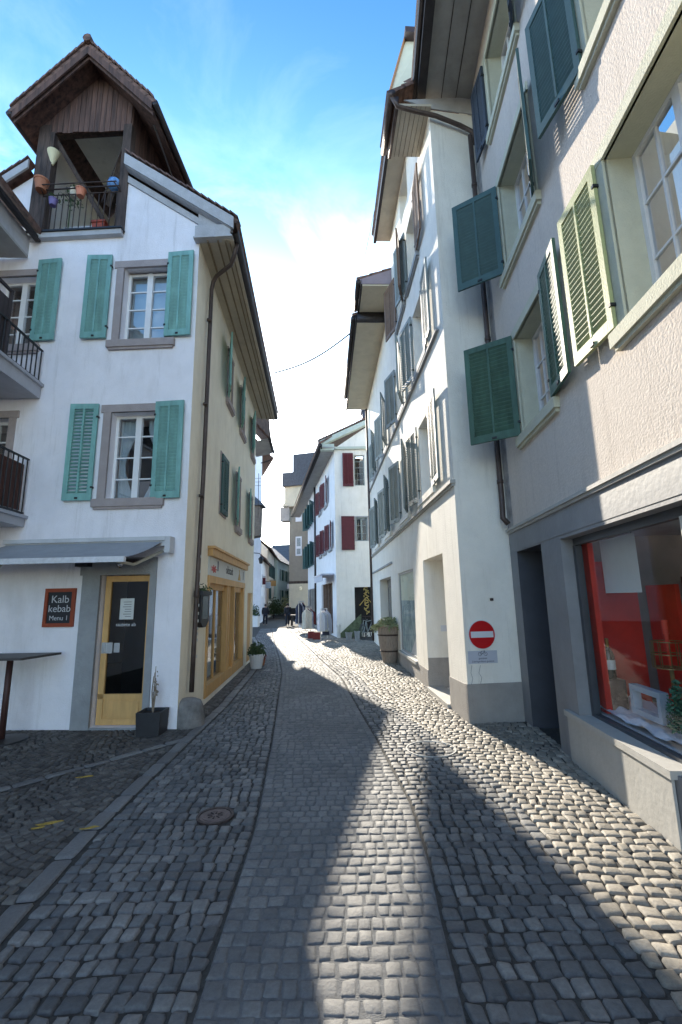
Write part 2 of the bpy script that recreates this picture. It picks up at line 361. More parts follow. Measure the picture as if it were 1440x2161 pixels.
def tiled_slab(mb, A, B, C, Dp, th=.10, rows=None, amp=.03):
    """roof plane A(eave start) B(eave end) C(ridge end) D(ridge start) made of lapped courses"""
    A,B,C,Dp=[Vector(p) for p in (A,B,C,Dp)]; nrm=(B-A).cross(Dp-A).normalized()
    if nrm.z<0: nrm=-nrm
    L=(Dp-A).length; rows=rows or max(3,int(L/.3)); 
    for k in range(rows):
        t0=k/rows; t1=min(1,(k+1.15)/rows)
        a=A.lerp(Dp,t0); b=B.lerp(C,t0); c=B.lerp(C,t1); d=A.lerp(Dp,t1)
        mb.hexa([a,b,c,d, a+nrm*(th*.5+amp), b+nrm*(th*.5+amp), c+nrm*th*.5, d+nrm*th*.5])

# ------------------------------------------------------------------ ground
def interp(tab, y):
    if y <= tab[0][0]: 
        (a,b),(c,d)=tab[0],tab[1]; return b+(y-a)*(d-b)/(c-a)
    for (a,b),(c,d) in zip(tab,tab[1:]):
        if y<=c: return b+(y-a)*(d-b)/(c-a)
    (a,b),(c,d)=tab[-2],tab[-1]; return b+(y-a)*(d-b)/(c-a)
bandL=[(2.36,-.70),(3.06,-.72),(4.15,-.75),(6.49,-.97),(12.13,-1.58),(14.5,-1.95),(24,-3.6),(36,-5.5)]
bandR=[(2.34,.51),(2.91,.53),(3.5,.57),(4.45,.58),(6.41,.41),(7.97,.25),(11.25,-.07),(13.73,-.55),(24,-2.4),(36,-4.7)]
kerb=[(2.98,-1.98),(4.05,-2.09),(5.51,-2.11),(8.5,-2.15),(12.2,-2.38),(16.4,-2.78),(24,-4.6),(36,-6.3)]
bld_l=[(7.0,-2.46),(15.0,-2.92),(15.1,-5.0),(30,-5.3),(45,-8.2)]
bld_r=[(1,2.30),(7.2,2.72),(7.21,1.9),(21,1.3),(23,-.1),(35,-2.5),(45,-4.6)]
holes=[(-1.13,4.33,.13)]
def diag_dist(x,y): # distance to the pale diagonal border on the left
    ax,ay,bx,by=-2.12,6.62,-5.6,2.35
    dx,dy=bx-ax,by-ay; t=((x-ax)*dx+(y-ay)*dy)/(dx*dx+dy*dy)
    if t<0 or t>1: return 9
    return abs((x-ax)*dy-(y-ay)*dx)/math.hypot(dx,dy)
class Stones:
    def __init__(s): s.rec=[]
    def put(s, cx,cy,hw,hh,ang=0,z=0,jit=.006): s.rec.append((cx,cy,hw,hh,ang,z,jit))
    def build(s, name, m, drop=.020, prof=.86, dome=.001, tilt=1.):
        r=np.array(s.rec); n=len(r); k=6; i2=prof-.17; u=np.array([-1,-prof-.03,-i2,i2,prof+.03,1.])
        U,V=np.meshgrid(u,u,indexing='ij'); U=U.ravel();V=V.ravel(); A=np.maximum(np.abs(U),np.abs(V))
        edge=A>.999; ring=(~edge)&(A>i2+.01); Z=np.where(edge,-drop,np.where(ring,-.0028-dome,0.))
        cin=np.where((np.abs(U)>i2+.01)&(np.abs(V)>i2+.01),.945,1.)
        jit=RNG.normal(0,1,(n,4,2))*r[:,6][:,None,None]
        wts=np.stack([(1-U)*(1-V),(1+U)*(1-V),(1-U)*(1+V),(1+U)*(1+V)],0)/4
        X=U*cin*r[:,2][:,None]+np.einsum('nc,ck->nk',jit[:,:,0],wts); Y=V*cin*r[:,3][:,None]+np.einsum('nc,ck->nk',jit[:,:,1],wts)
        X=X+RNG.normal(0,.0016,X.shape); Y=Y+RNG.normal(0,.0016,X.shape)
        tz=RNG.normal(0,.028*tilt,(n,2)); hz=RNG.normal(0,.0022*tilt,(n,1))
        ZZ=Z[None,:]+np.where(edge[None,:],0,tz[:,:1]*X+tz[:,1:]*Y+hz+RNG.normal(0,.0016,X.shape))+r[:,5][:,None]
        c=np.cos(r[:,4])[:,None]; sn=np.sin(r[:,4])[:,None]
        PX=r[:,0][:,None]+X*c-Y*sn; PY=r[:,1][:,None]+X*sn+Y*c
        co=np.stack([PX,PY,ZZ],-1).reshape(-1,3)
        q=[]
        for i in range(5):
            for j in range(5): a=i*6+j; q.append((a,a+6,a+7,a+1))
        q=np.array(q); F=(q[None]+np.arange(n)[:,None,None]*36).reshape(-1)
        me=bpy.data.meshes.new(name); me.vertices.add(n*36); me.vertices.foreach_set('co',co.ravel())
        nf=n*25; me.loops.add(nf*4); me.loops.foreach_set('vertex_index',F); me.polygons.add(nf)
        me.polygons.foreach_set('loop_start',np.arange(nf)*4); me.polygons.foreach_set('loop_total',np.full(nf,4))
        me.polygons.foreach_set('use_smooth',np.ones(nf,bool))
        at=me.attributes.new('tone','FLOAT','POINT'); at.data.foreach_set('value',np.repeat(np.clip(RNG.normal(.5,.24,n),0,1),36))
        me.materials.append(m); me.update(); me.validate()
        return tag(link(name,me),kind='structure')
def inhole(x,y): return any((x-a)**2+(y-b)**2<(c+.03)**2 for a,b,c in holes)
def rowfill(S, fl, frr, y0, y1, pitch, w, gap, wave=0., skip=None, jit=.006, slope=0.):
    y=y0
    while y<y1:
        h=pitch*random.uniform(.92,1.1); xl,xr=fl(y),frr(y)
        if xr-xl>.05:
            n=max(1,round((xr-xl)/w)); ws=[random.uniform(.78,1.25) for _ in range(n)]; t=sum(ws); x=xl
            for k in ws:
                ww=k/t*(xr-xl); cx=x+ww/2; cy=y+h/2+wave*math.sin(cx*3.1+y*1.7)+slope*(cx-xl)+random.gauss(0,.003)
                if not (skip and skip(cx,cy)) and not inhole(cx,cy): S.put(cx,cy,ww/2-gap,h/2-gap,random.gauss(slope*.9,.02),0,jit)
                x+=ww
        y+=h
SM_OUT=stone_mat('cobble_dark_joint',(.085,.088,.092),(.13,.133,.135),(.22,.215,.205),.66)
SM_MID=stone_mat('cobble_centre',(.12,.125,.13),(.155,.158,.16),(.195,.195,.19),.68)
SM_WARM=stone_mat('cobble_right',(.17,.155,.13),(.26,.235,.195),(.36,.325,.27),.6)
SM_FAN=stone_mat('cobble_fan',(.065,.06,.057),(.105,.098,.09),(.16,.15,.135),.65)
SM_KERB=stone_mat('kerb_stone',(.13,.13,.13),(.17,.17,.17),(.21,.21,.2),.6)
JOINT=mat('joint_sand_dark',(.055,.052,.047),.95,.4,30,.6,150)
JOINTM=mat('joint_mortar_grey',(.125,.13,.135),.9,.25,30,.5,150)
mb=MB(); mb.quad((-150,-60,-.05),(150,-60,-.05),(150,260,-.05),(-150,260,-.05)); tag(mb.build('ground',mat('ground_base',(.10,.095,.09),.9,.2,1)),kind='structure')
mb=MB(); mb.quad((-9,-8,-.017),(7,-8,-.017),(7,60,-.017),(-14,60,-.017)); tag(mb.build('street_joint_bed',JOINT),kind='structure')
ys=[-1.,0.,1.]+[2+.5*k for k in range(60)]
mb=MB()
for a,b in zip(ys,ys[1:]):
    mb.quad((interp(bandL,a)+.01,a,-.006),(interp(bandR,a)-.01,a,-.006),(interp(bandR,b)-.01,b,-.006),(interp(bandL,b)+.01,b,-.006))
tag(mb.build('street_centre_bed',JOINTM),kind='structure')
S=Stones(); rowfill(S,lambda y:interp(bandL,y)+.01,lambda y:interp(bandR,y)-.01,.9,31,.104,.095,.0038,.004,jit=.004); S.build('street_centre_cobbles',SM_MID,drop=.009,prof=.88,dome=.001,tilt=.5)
# right of the centre band: straight band of dark jointed setts next to the border, warm setts along the houses
def bend(y): return interp(bandR,y)+ (.95 if y<5 else max(.45,.95-(y-5)*.12))
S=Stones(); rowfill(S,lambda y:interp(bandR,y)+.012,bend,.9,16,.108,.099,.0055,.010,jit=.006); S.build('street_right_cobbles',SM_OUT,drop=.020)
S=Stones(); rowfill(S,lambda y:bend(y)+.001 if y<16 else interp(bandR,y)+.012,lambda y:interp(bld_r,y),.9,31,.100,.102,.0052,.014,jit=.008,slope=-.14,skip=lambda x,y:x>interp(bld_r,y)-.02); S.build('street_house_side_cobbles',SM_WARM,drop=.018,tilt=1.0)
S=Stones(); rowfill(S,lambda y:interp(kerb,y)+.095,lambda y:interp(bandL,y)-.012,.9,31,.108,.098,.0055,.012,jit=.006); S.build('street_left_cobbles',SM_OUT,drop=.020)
S=Stones()
y=.9
while y<24:
    h=random.uniform(.3,.5); a=math.atan2(interp(kerb,y+h)-interp(kerb,y),h); S.put(interp(kerb,y+h/2),y+h/2,.07,h/2-.006,-a,.004,.003); y+=h
t=0
A=Vector((-2.12,6.62));B=Vector((-5.6,2.35)); L=(B-A).length; dd=(B-A)/L; an=math.atan2(dd.y,dd.x)
while t<L:
    h=random.uniform(.25,.4); p=A+dd*(t+h/2); S.put(p.x,p.y,h/2-.005,.05,an,.003,.003); t+=h
S.build('kerb_stones',SM_KERB,drop=.014,prof=.9,dome=.001)
# fan laid setts left of the kerb
S=Stones(); rr=0
y0=-1.2
while y0<16:
    x=-8.4
    while x<-2.0:
        w=.085*random.uniform(.85,1.15); c=(x+20)/1.15; ph=c-math.floor(c)-.5
        cy=y0-.42*(1-4*ph*ph)*.75; cx=x+w/2; lim=interp(kerb,cy)-.095
        sl=.42*8*ph*.75/1.15
        if .9<cy and cx<lim and diag_dist(cx,cy)>.075 and (cy<7.25 or (cy<16 and cx>interp(bld_l,cy)+.02)): S.put(cx,cy,w/2-.006,.043-.005,math.atan(sl),0,.004)
        x+=w*math.cos(math.atan(sl))
    y0+=.09
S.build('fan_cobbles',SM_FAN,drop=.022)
def manhole(name,x,y,r,m,label,ring=None):
    t=thing(name,(x,y,0),label,'manhole cover')
    mb=MB(); mb.lathe((x,y,0),[(0,-.001),(r*.55,-.001),(r*.58,.002),(r*.82,.002),(r*.85,-.002),(r,-.002),(r,-.03)],28); mb.build('lid',m,t,smooth=False)
    mb=MB(); mb.lathe((x,y,0),[(r+.004,-.03),(r+.004,.003),(r+.028,.003),(r+.03,-.03)],28); mb.build('rim',ring or IRON,t)
    mb=MB()
    for k in range(8):
        a=k*math.pi/4; mb.tube([(x+r*.2*math.cos(a),y+r*.2*math.sin(a),.001),(x+r*.5*math.cos(a),y+r*.5*math.sin(a),.001)],.006,5)
    mb.build('grip_ribs',IRON,t)
manhole('manhole_cover',-1.13,4.33,.13,mat('rust_lid',(.14,.10,.09),.7,.3,20,.4,60),'small round rust brown manhole cover in the cobbles left of the centre band')
mb=MB(); mb.lathe((1.04,5.98,0),[(.285,-.01),(.285,.006),(.305,.006),(.305,-.01)],40); tag(mb.build('ground_ring',mat('pale_ring',(.40,.40,.38),.7,.1,10),None,loc=(1.04,5.98,0)),'thin pale ring set round the setts before the white corner house','ring')
0 and manhole('manhole_cover',-.18,6.55,.19,mat('grey_lid',(.155,.16,.165),.7,.2,20,.5,60),'round grey manhole cover in the shaded centre band of the street')
for k,(x,y,w) in enumerate([(180,1640,.09),(105,1738,.11),(190,1748,.07),(80,1748,.06)]):
    p=onZ(x,y); mb=MB()
    pts=[(p.x+w*math.cos(a)*random.uniform(.6,1.1)/1.0,p.y+.3*w*math.sin(a)*random.uniform(.6,1.2)+.3*w*math.cos(a),.0075) for a in [i*math.pi/5 for i in range(10)]]
    mb.slab(pts,(0,0,-.004)); tag(mb.build('paint_mark',YPAINT,loc=(p.x,p.y,0)),['yellow paint dab, the farthest of the yellow marks on the fan cobbles','longest yellow paint stroke on the fan cobbles','short yellow paint dab close beside the pale kerb strip','yellow paint fleck at the left end of the long yellow stroke'][k],'paint mark')

# ------------------------------------------------------------------ LEFT CORNER HOUSE
C1=(-2.44,7.06); a25=R(2.5)
FL=Fr(C1,(-math.cos(a25),math.sin(a25)),'L')       # front, s runs left
FS=Fr(C1,D(-3.2),'R')                              # side along the street
L1=thing('corner_house',(-4.0,9.0,0),'white and cream corner house with teal shutters and a dark wooden loggia under its gable','house')
wu=(.53,1.33,6.23,7.70); wl=(.56,1.35,3.45,4.93); wf=(2.90,3.62,6.23,7.6); wf2=(3.1,3.8,3.45,4.9)
door=(.52,1.30,.03,2.24)
mb=MB()
wallmesh(mb,FL,0,5.2,0,8.10,[wu,wl,wf,wf2,door],.20)
mb.poly([FL.w(0,0,8.10),FL.w(1.42,0,8.10),FL.w(1.42,0,9.62),FL.w(0,0,8.58)])
mb.poly([FL.w(1.42,0,8.10),FL.w(3.2,0,8.10),FL.w(3.2,0,8.43),FL.w(1.42,0,8.43)])
mb.poly([FL.w(3.2,0,8.10),FL.w(5.2,0,8.10),FL.w(5.2,0,8.35),FL.w(3.2,0,9.75)])
# far and rear walls close the shell
for (p,q) in (((0,8.0),None),):
    P=FS.w(7.8,0,0); 
    mb.quad(P,P+Vector((-5.2,0,0)),P+Vector((-5.2,0,8.1)),P+Vector((0,0,8.1)))
    mb.poly([P+Vector((0,0,8.1)),P+Vector((-5.2,0,8.1)),P+Vector((-2.6,0,10.3))])
mb.quad(FL.w(5.2,0,0),FS.w(8,0,0)+Vector((-5.2,0,0)),FS.w(8,0,0)+Vector((-5.2,0,8.3)),FL.w(5.2,0,8.3))
mb.build('front_wall',P_WHITE,L1)
sw_=[FS.rect(474,487,722,838),FS.rect(500,514,798,905),FS.rect(527,537,868,950)]
sops=[(2.78,3.35,6.42,7.60),(4.65,5.25,6.40,7.55),(6.75,7.3,6.40,7.5),(4.30,4.85,3.68,5.0),(6.6,7.15,3.68,5.0)]
shopA=(1.62,3.42,.32,2.14); shopB=(3.72,4.28,.10,2.16); shopC=(4.40,5.72,.32,2.14); ydoor=(6.62,7.72,.02,2.05)
mb=MB()
wallmesh(mb,FS,0,7.8,0,8.12,[(a,b,c,d,.14) for a,b,c,d in sops]+[(1.58,5.82,.10,2.22,.12),(*ydoor,.15)],.14)
mb.build('side_wall',P_CREAM,L1)
mb=MB(); FL.box(mb,-.006,1.25-.75,.0,.0,0,0) if False else None
FS.box(mb,1.3,6.2,0,.02,0,.09); mb.build('plinth',P_OFF,L1)
# front windows and shutters
def pair(fr,par,w,W,m,angs=(3,3),slats=(True,True),z=(0,0),ajar=(False,False),gap=.12,o=.03,lab=(None,None)):
    a,b,c,d=w
    shutter(fr,par,a-gap*.25,-1,angs[0],W,c+z[0],d+z[1],m,slats[0],ajar[0],lab[0],o)
    shutter(fr,par,b+gap*.25,+1,angs[1],W,c+z[0],d+z[1],m,slats[1],ajar[1],lab[1],o)
window(FL,L1,(wu[0],wu[1],wu[2],wu[3]-.04),.17,2,4,S_SURR,.13,S_SURR,'blind',fw=.045,mull=.10)
window(FL,L1,wl,.17,2,4,S_SURR,.13,S_SURR,'drapes',fw=.045,mull=.10)
window(FL,L1,wf,.17,2,4,S_SURR,.12,S_SURR,None,fw=.045,mull=.10)
window(FL,L1,wf2,.17,2,4,S_SURR,.12,S_SURR,None)
def sh2(w,lo,hi,z0,z1,slL=True,slR=True,m=TEAL):
    # lo: right leaf start.., explicit leaf rectangles
    pass
def leaf(fr,par,s_hinge,s_end,z0,z1,m,ang=3,slats=True,ajar=False,o=.03,label=None):
    dirn=1 if s_end>s_hinge else -1
    return shutter(fr,par,s_hinge,dirn,ang,abs(s_end-s_hinge),z0,z1,m,slats,ajar,label,o)
leaf(FL,L1,.52,.06,6.26,7.89,TEAL,3,True); leaf(FL,L1,1.54,1.98,6.28,7.90,TEAL,3,True)
leaf(FL,L1,.58,.10,3.43,5.07,TEAL,3,True); leaf(FL,L1,1.55,2.01,3.43,5.07,TEAL,4,True,True,label='teal louvred shutter with its slats tilted open')
leaf(FL,L1,2.88,2.45,6.28,7.87,TEAL,3,True)
# side windows
for k,(a,b,c,d) in enumerate(sops):
    window(FS,L1,(a,b,c,d),.12,1,3,S_SURR,.08,S_SURR,None,detail=False,frame=WHITEP)
for (a,b,c,d,ang) in [(2.75,2.02,6.40,7.66,14),(4.62,3.88,6.38,7.55,14),(6.72,6.05,6.38,7.55,14),(4.27,3.62,3.68,5.04,12),(6.57,5.85,3.66,5.04,8)]:
    leaf(FS,L1,a,b,c,d,TEAL,ang)
w=MB(); FS.box(w,2.30,3.02,-.01,.02,3.62,5.0); wb=w.build('window',S_SURR,L1)
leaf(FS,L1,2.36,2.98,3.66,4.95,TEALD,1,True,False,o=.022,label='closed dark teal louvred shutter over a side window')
# door: grey stone surround, yellow frame, dark glass
dt=MB(); FL.box(dt,.42,.52,-.02,.03,0,2.24); FL.box(dt,1.30,1.58,-.02,.035,0,2.24); FL.box(dt,.42,1.62,-.02,.04,2.24,2.50)
FL.box(dt,.52,1.30,-.25,.02,-.02,.028)
dr=MB()
FL.box(dr,.54,1.28,-.16,-.11,.035,.12); FL.box(dr,.54,1.28,-.16,-.11,.40,.47); FL.box(dr,.54,1.28,-.16,-.11,2.14,2.23)
FL.box(dr,.54,.60,-.16,-.11,.12,2.14); FL.box(dr,1.19,1.28,-.16,-.11,.12,2.14); FL.box(dr,.60,1.19,-.15,-.125,.12,.40); FL.box(dr,.64,1.15,-.125,-.115,.16,.36)
dd_=dr.build('door',YELLOW,L1)
dt.build('door_surround',S_GREY,L1)
g=MB(); g.quad(FL.w(.60,-.14,.47),FL.w(1.19,-.14,.47),FL.w(1.19,-.14,2.14),FL.w(.60,-.14,2.14)); g.build('glass',DARKG,dd_)
g=MB(); FL.box(g,.5,1.32,-.9,-.86,0,2.3); g.build('room_backdrop',DARKIN,dd_)
g=MB(); FL.box(g,1.10,1.27,-.115,-.10,1.06,1.22); FL.box(g,1.00,1.09,-.135,-.128,1.07,1.21); FL.box(g,1.20,1.23,-.10,-.07,1.08,1.20); g.build('handle',mat('steel_plate',(.5,.52,.54),.35,.05,5,metal=.6),dd_)
g=MB(); FL.box(g,.82,1.04,-.136,-.134,1.56,1.88); nb=g.build('notice_sheet',PAPER,dd_)
g=MB(); 
for k in range(7): FL.box(g,.86,.86+random.uniform(.08,.14),-.134,-.1335,1.60+k*.037,1.607+k*.037)
g.build('printed_lines',INK,dd_)
textmesh('lettering','stubete ab',frM(FL,.93,-.134,1.48),.075,SIGNWH,dd_)
# eaves along the street: soffit, mouldings, gutter
EO=.62; ZE=8.12
mb=MB(); mb.hexa([FS.w(-.12,0,ZE+.0),FS.w(8.05,0,ZE),FS.w(8.05,EO,ZE-.06),FS.w(-.12,EO,ZE-.06),FS.w(-.12,0,ZE+.06),FS.w(8.05,0,ZE+.06),FS.w(8.05,EO,ZE),FS.w(-.12,EO,ZE)])
mb.build('soffit',SOFFIT,L1)
mb=MB()
for o in (.16,.34,.47,.55): FS.box(mb,-.10,8.03,o,o+.018,ZE-.085+.0,ZE-.005)
mb.build('soffit_moulding',mat('moulding_dark',(.22,.17,.11),.8,.2,5),L1)
mb=MB(); 
n=8; pr=[(EO+.03+.075*math.cos(a),ZE+.06+.075*math.sin(a)) for a in [math.pi+math.pi*k/n for k in range(n+1)]]
for s0 in (0,):
    v=[FS.w(-.22,o,z) for o,z in pr]+[FS.w(8.15,o,z) for o,z in pr]+[FS.w(-.22,o,z+.012) for o,z in pr]+[FS.w(8.15,o,z+.012) for o,z in pr]
    k=n+1; mb.add(v,[(i,i+1,k+i+1,k+i) for i in range(n)]+[(2*k+i,2*k+i+1,3*k+i+1,3*k+i) for i in range(n)])
mb.build('gutter',GUTTER,L1,smooth=True)
mb=MB(); P=[FS.w(.02,EO+.04,8.12),FS.w(.10,EO-.02,7.93),FS.w(.25,EO-.1,7.88),FS.w(.62,.18,7.93),FS.w(.70,.10,7.86),FS.w(.71,.07,7.7),FS.w(.66,.07,4),FS.w(.50,.07,1.2),FS.w(.46,.07,.42)]
mb.tube(P,.038,10); 
for z in (7.0,5.3,3.6,1.9): q=FS.w(.66-.2*(1-z/8)*.8,.07,z); mb.tube([q-Vector((0,0,.02)),q+Vector((0,0,.02))],.046,10)
mb.build('downpipe',COPPER,L1,smooth=True)
mb=MB()
for z in (2.55,2.1,1.62,1.5,1.38,1.3,1.2,.95,2.3,1.75): t=(7.7-z)/6; q=FS.w(.66-.2*(1-z/8)*.8-.0,.112,z); mb.slab([q+Vector((0,-.025,-.02)),q+Vector((0,.02,-.02)),q+Vector((0,.02,.025)),q+Vector((0,-.025,.025))],FS.n*.002)
mb.build('stickers',PAPER,L1)
# main roof
RK=.726; zr=lambda s:8.42+RK*(s+.58)
ridge=2.3; zrd=zr(ridge)
def fp(s,o,z): return FL.w(s,o,z)
mb=MB(); back=Vector((-.3,8.3,0))
E0=fp(-.70,.16,zr(-.70)-.02); E1=FS.w(8.15,EO+.06,zr(-.70)-.02)
Rg0=fp(ridge,.16,zrd); Rg1=Rg0+Vector((-.45,8.2,0))
kf=lambda s,b: fp(s,.16,zr(s) if s<=ridge else zr(2*ridge-s))+Vector((-.45,8.2,0))*b
tiled_slab(mb,E0,E0.lerp(E1,.30),kf(1.36,.30),kf(1.36,0),.12); tiled_slab(mb,E0.lerp(E1,.30),E1,Rg1,kf(ridge,.30),.12)
W0=fp(5.4,.16,zr(-.7)); W1=W0+Vector((-.45,8.2,0))
tiled_slab(mb,W0,W0.lerp(W1,.30),kf(3.25,.30),kf(3.25,0),.12); tiled_slab(mb,W0.lerp(W1,.30),W1,Rg1,kf(ridge,.30),.12)
tiles_edge(mb,fp(-.74,.20,zr(-.74)+.10),fp(1.38,.20,zr(1.38)+.10),out=FL.n*-.22)
tiles_edge(mb,fp(5.3,.20,zr(-.7)+.14),fp(3.25,.20,zr(1.3)+.14),out=FL.n*-.22)
mb.build('roof',TILE,L1)
mb=MB()
mb.slab([fp(-.66,.15,zr(-.66)-.16),fp(1.40,.15,zr(1.40)-.16),fp(1.40,.15,zr(1.40)+.07),fp(-.66,.15,zr(-.66)+.07)],FL.n*.035)
mb.slab([fp(-.60,.02,zr(-.60)-.19),fp(1.40,.02,zr(1.40)-.19),fp(1.40,.15,zr(1.40)-.17),fp(-.60,.15,zr(-.60)-.17)],Vector((0,0,.02)))
mb.slab([fp(0.0,.003,8.45),fp(1.40,.003,9.46),fp(1.40,.003,9.60),fp(0.0,.003,8.58)],FL.n*.03)
mb.build('gable_fascia',FASCIA,L1); mb=MB(); mb.slab([fp(3.22,.15,zr(1.38)-.1),fp(5.3,.15,zr(-.7)-.1),fp(5.3,.15,zr(-.7)+.08),fp(3.22,.15,zr(1.38)+.08)],FL.n*.035)
mb.build('gable_fascia',FASCIA,L1); mb=MB()
mb.slab([fp(-.58,.02,8.34),fp(.02,.02,8.34),fp(.02,.02,zr(0)-.17),fp(-.58,.02,zr(-.58)-.17)],FL.n*.03); mb.build('eave_infill',FASCIA,L1); mb=MB(); FL.box(mb,-.60,.04,.01,.13,8.10,8.34); FL.box(mb,-.63,.06,.01,.15,8.08,8.11)
mb.build('eave_return',FASCIA,L1)
# wooden loggia
WL=link('loggia',None,L1,Matrix.Translation(fp(2.3,0,8.4)))
LG0,LG1=1.42,3.18; gz0,gz1=8.44,10.72; PK=2.33
OV=.45
pk=FL.at(187,92,OV); lt=FL.at(22,232,OV); rt=FL.at(325,212,OV)
apex=(pk[0],pk[1]); 
slopeL=(apex[1]-lt[1])/(lt[0]-apex[0]); slopeR=(apex[1]-rt[1])/(apex[0]-rt[0])
zroof=lambda s:(apex[1]-slopeL*(s-apex[0]) if s>apex[0] else apex[1]-slopeR*(apex[0]-s))-.14
mb=MB(); x=LG0
zo=lambda s:10.66+.05*(s-LG0)/1.76
bw=.105; nbd=int(round((LG1-LG0)/bw)); bw=(LG1-LG0)/nbd
for k in range(nbd):
    a=LG0+k*bw; b=a+bw-.008; m=(a+b)/2; zb=(zo(m)-.02 if (1.52<m<2.96) else gz0)+random.uniform(-.025,.01)
    if a<apex[0]<b:
        pts=[FL.w(a,0,zb),FL.w(b,0,zb),FL.w(b,0,zroof(b)-.03),FL.w(apex[0],0,zroof(apex[0])-.03),FL.w(a,0,zroof(a)-.03)]
    else: pts=[FL.w(a,0,zb),FL.w(b,0,zb),FL.w(b,0,zroof(b)-.03),FL.w(a,0,zroof(a)-.03)]
    mb.slab(pts,FL.n*(.022+random.uniform(0,.006)))
mb.build('gable_boards',WOODDK,WL)
mb=MB() # side boards (right cheek) running back, and left cheek
bk=FL.n*-1
nb_=22
for k in range(nb_):
    a=.0+k*.12; b=a+.112; zb=9.4+0*a
    p=FL.w(LG0,0,0)+bk*a; q=FL.w(LG0,0,0)+bk*b
    zt=zroof(LG0)-.02
    mb.slab([p+Vector((0,0,8.5)),q+Vector((0,0,8.5)),q+Vector((0,0,zt)),p+Vector((0,0,zt))],FL.d*-.02)
mb.build('cheek_boards',WOODDK,WL); mb=MB()
for k in range(nb_):
    a=.0+k*.12; b=a+.112
    p=FL.w(LG1,0,0)+bk*a; q=FL.w(LG1,0,0)+bk*b; zt=zroof(LG1)-.02
    mb.slab([p+Vector((0,0,8.5)),q+Vector((0,0,8.5)),q+Vector((0,0,zt)),p+Vector((0,0,zt))],FL.d*.02)
mb.build('cheek_boards',WOODDK,WL)
mb=MB(); 
FL.box(mb,LG0-.03,LG0+.13,-.12,.04,8.36,zo(LG0)+.1); FL.box(mb,LG1-.20,LG1+.03,-.14,.035,8.36,zroof(LG1)); FL.box(mb,2.90,2.99,-.12,.03,8.5,10.7)
mb.tube([FL.w(2.92,-.1,10.6),FL.w(2.15,-.55,9.2),FL.w(2.05,-.6,9.0)],.055,4); mb.tube([FL.w(1.62,-.3,10.85),FL.w(2.35,-1.0,10.0)],.09,4)
mb.tube([FL.w(1.56,-.05,10.5),FL.w(1.95,-.12,9.2)],.012,5)
FL.box(mb,1.5,2.95,-.12,-.02,10.68,10.80)
mb.build('posts',WOODDK2,WL)
mb=MB(); FL.box(mb,LG0+.03,LG1-.03,-2.2,-.0,8.36,8.44)
mb.poly([FL.w(LG1-.05,-2.2,8.4),FL.w(LG0+.05,-2.2,8.4),FL.w(LG0+.05,-2.2,zroof(LG0)),FL.w(apex[0],-2.2,zroof(apex[0])),FL.w(LG1-.05,-2.2,zroof(LG1))])
mb.quad(FL.w(LG1-.06,-.15,8.4),FL.w(LG1-.06,-2.2,8.4),FL.w(LG1-.06,-2.2,11.2),FL.w(LG1-.06,-.15,11.2))
mb.quad(FL.w(LG0+.06,-2.2,11.15),FL.w(LG0+.06,-.15,11.15),FL.w(LG1-.06,-.15,11.15),FL.w(LG1-.06,-2.2,11.15))
mb.build('inner_plaster',P_OFF,WL)
mb=MB(); FL.box(mb,1.40,3.30,-.02,.10,8.30,8.40); mb.build('ledge',FASCIA,WL)
mb=MB(); FL.box(mb,1.38,3.32,-.02,.13,8.40,8.43)
mb.build('ledge_cap',BLACKM,WL)
# loggia roof
mb=MB(); L=2.9
def rp(s,o,dz=0): return FL.w(s,o,(apex[1]-slopeL*(s-apex[0]) if s>=apex[0] else apex[1]-slopeR*(apex[0]-s))+dz)
for (s1) in (lt[0],rt[0]):
    tiled_slab(mb,rp(s1,OV,-.05),rp(s1,-L,-.05),rp(apex[0],-L,-.05),rp(apex[0],OV,-.05),.10,rows=9)
    e=rp(s1,OV+.03,.04); tiles_edge(mb,e,rp(apex[0],OV+.03,.05),out=FL.n*-.2,h=.05)
mb.tube([rp(apex[0],OV+.06,.07),rp(apex[0],-L,.07)],.085,8)
mb.build('loggia_roof',TILE,WL)
mb=MB()
for s1 in (lt[0]*.0+lt[0]-.04,rt[0]+.04):
    p0=rp(s1,OV,-.22); p1=rp(apex[0],OV,-.22); mb.slab([p0,p1,p1+Vector((0,0,.17)),p0+Vector((0,0,.17))],FL.n*-.03)
    p0=rp(s1,OV-.06,-.27); p1=rp(apex[0],OV-.06,-.27); mb.slab([p0,p1,p1+Vector((0,0,.1)),p0+Vector((0,0,.1))],FL.n*-.03)
    a,b,c,d=rp(s1,OV-.05,-.16),rp(s1,-L,-.16),rp(apex[0],-L,-.16),rp(apex[0],OV-.05,-.16)
    mb.slab([a,b,c,d],(0,0,.03))
mb.build('barge_boards',WOODDK,WL)
mb=MB(); mb.tube([rp(rt[0]-.03,OV,-.02),rp(rt[0]-.03,-L,-.02)],.055,8); mb.build('loggia_gutter',GUTTER,WL,smooth=True); mb=MB(); mb.tube([rp(lt[0]+.03,OV,-.02),rp(lt[0]+.03,-L,-.02)],.055,8); mb.build('loggia_gutter',GUTTER,WL,smooth=True); mb=MB()
mb.tube([rp(rt[0]+.12,OV-.3,-.3),rp(rt[0]+.25,-1.6,-.55),rp(rt[0]+.25,-2.2,-1.2)],.02,6)
mb.build('loggia_gutter',GUTTER,WL,smooth=True)
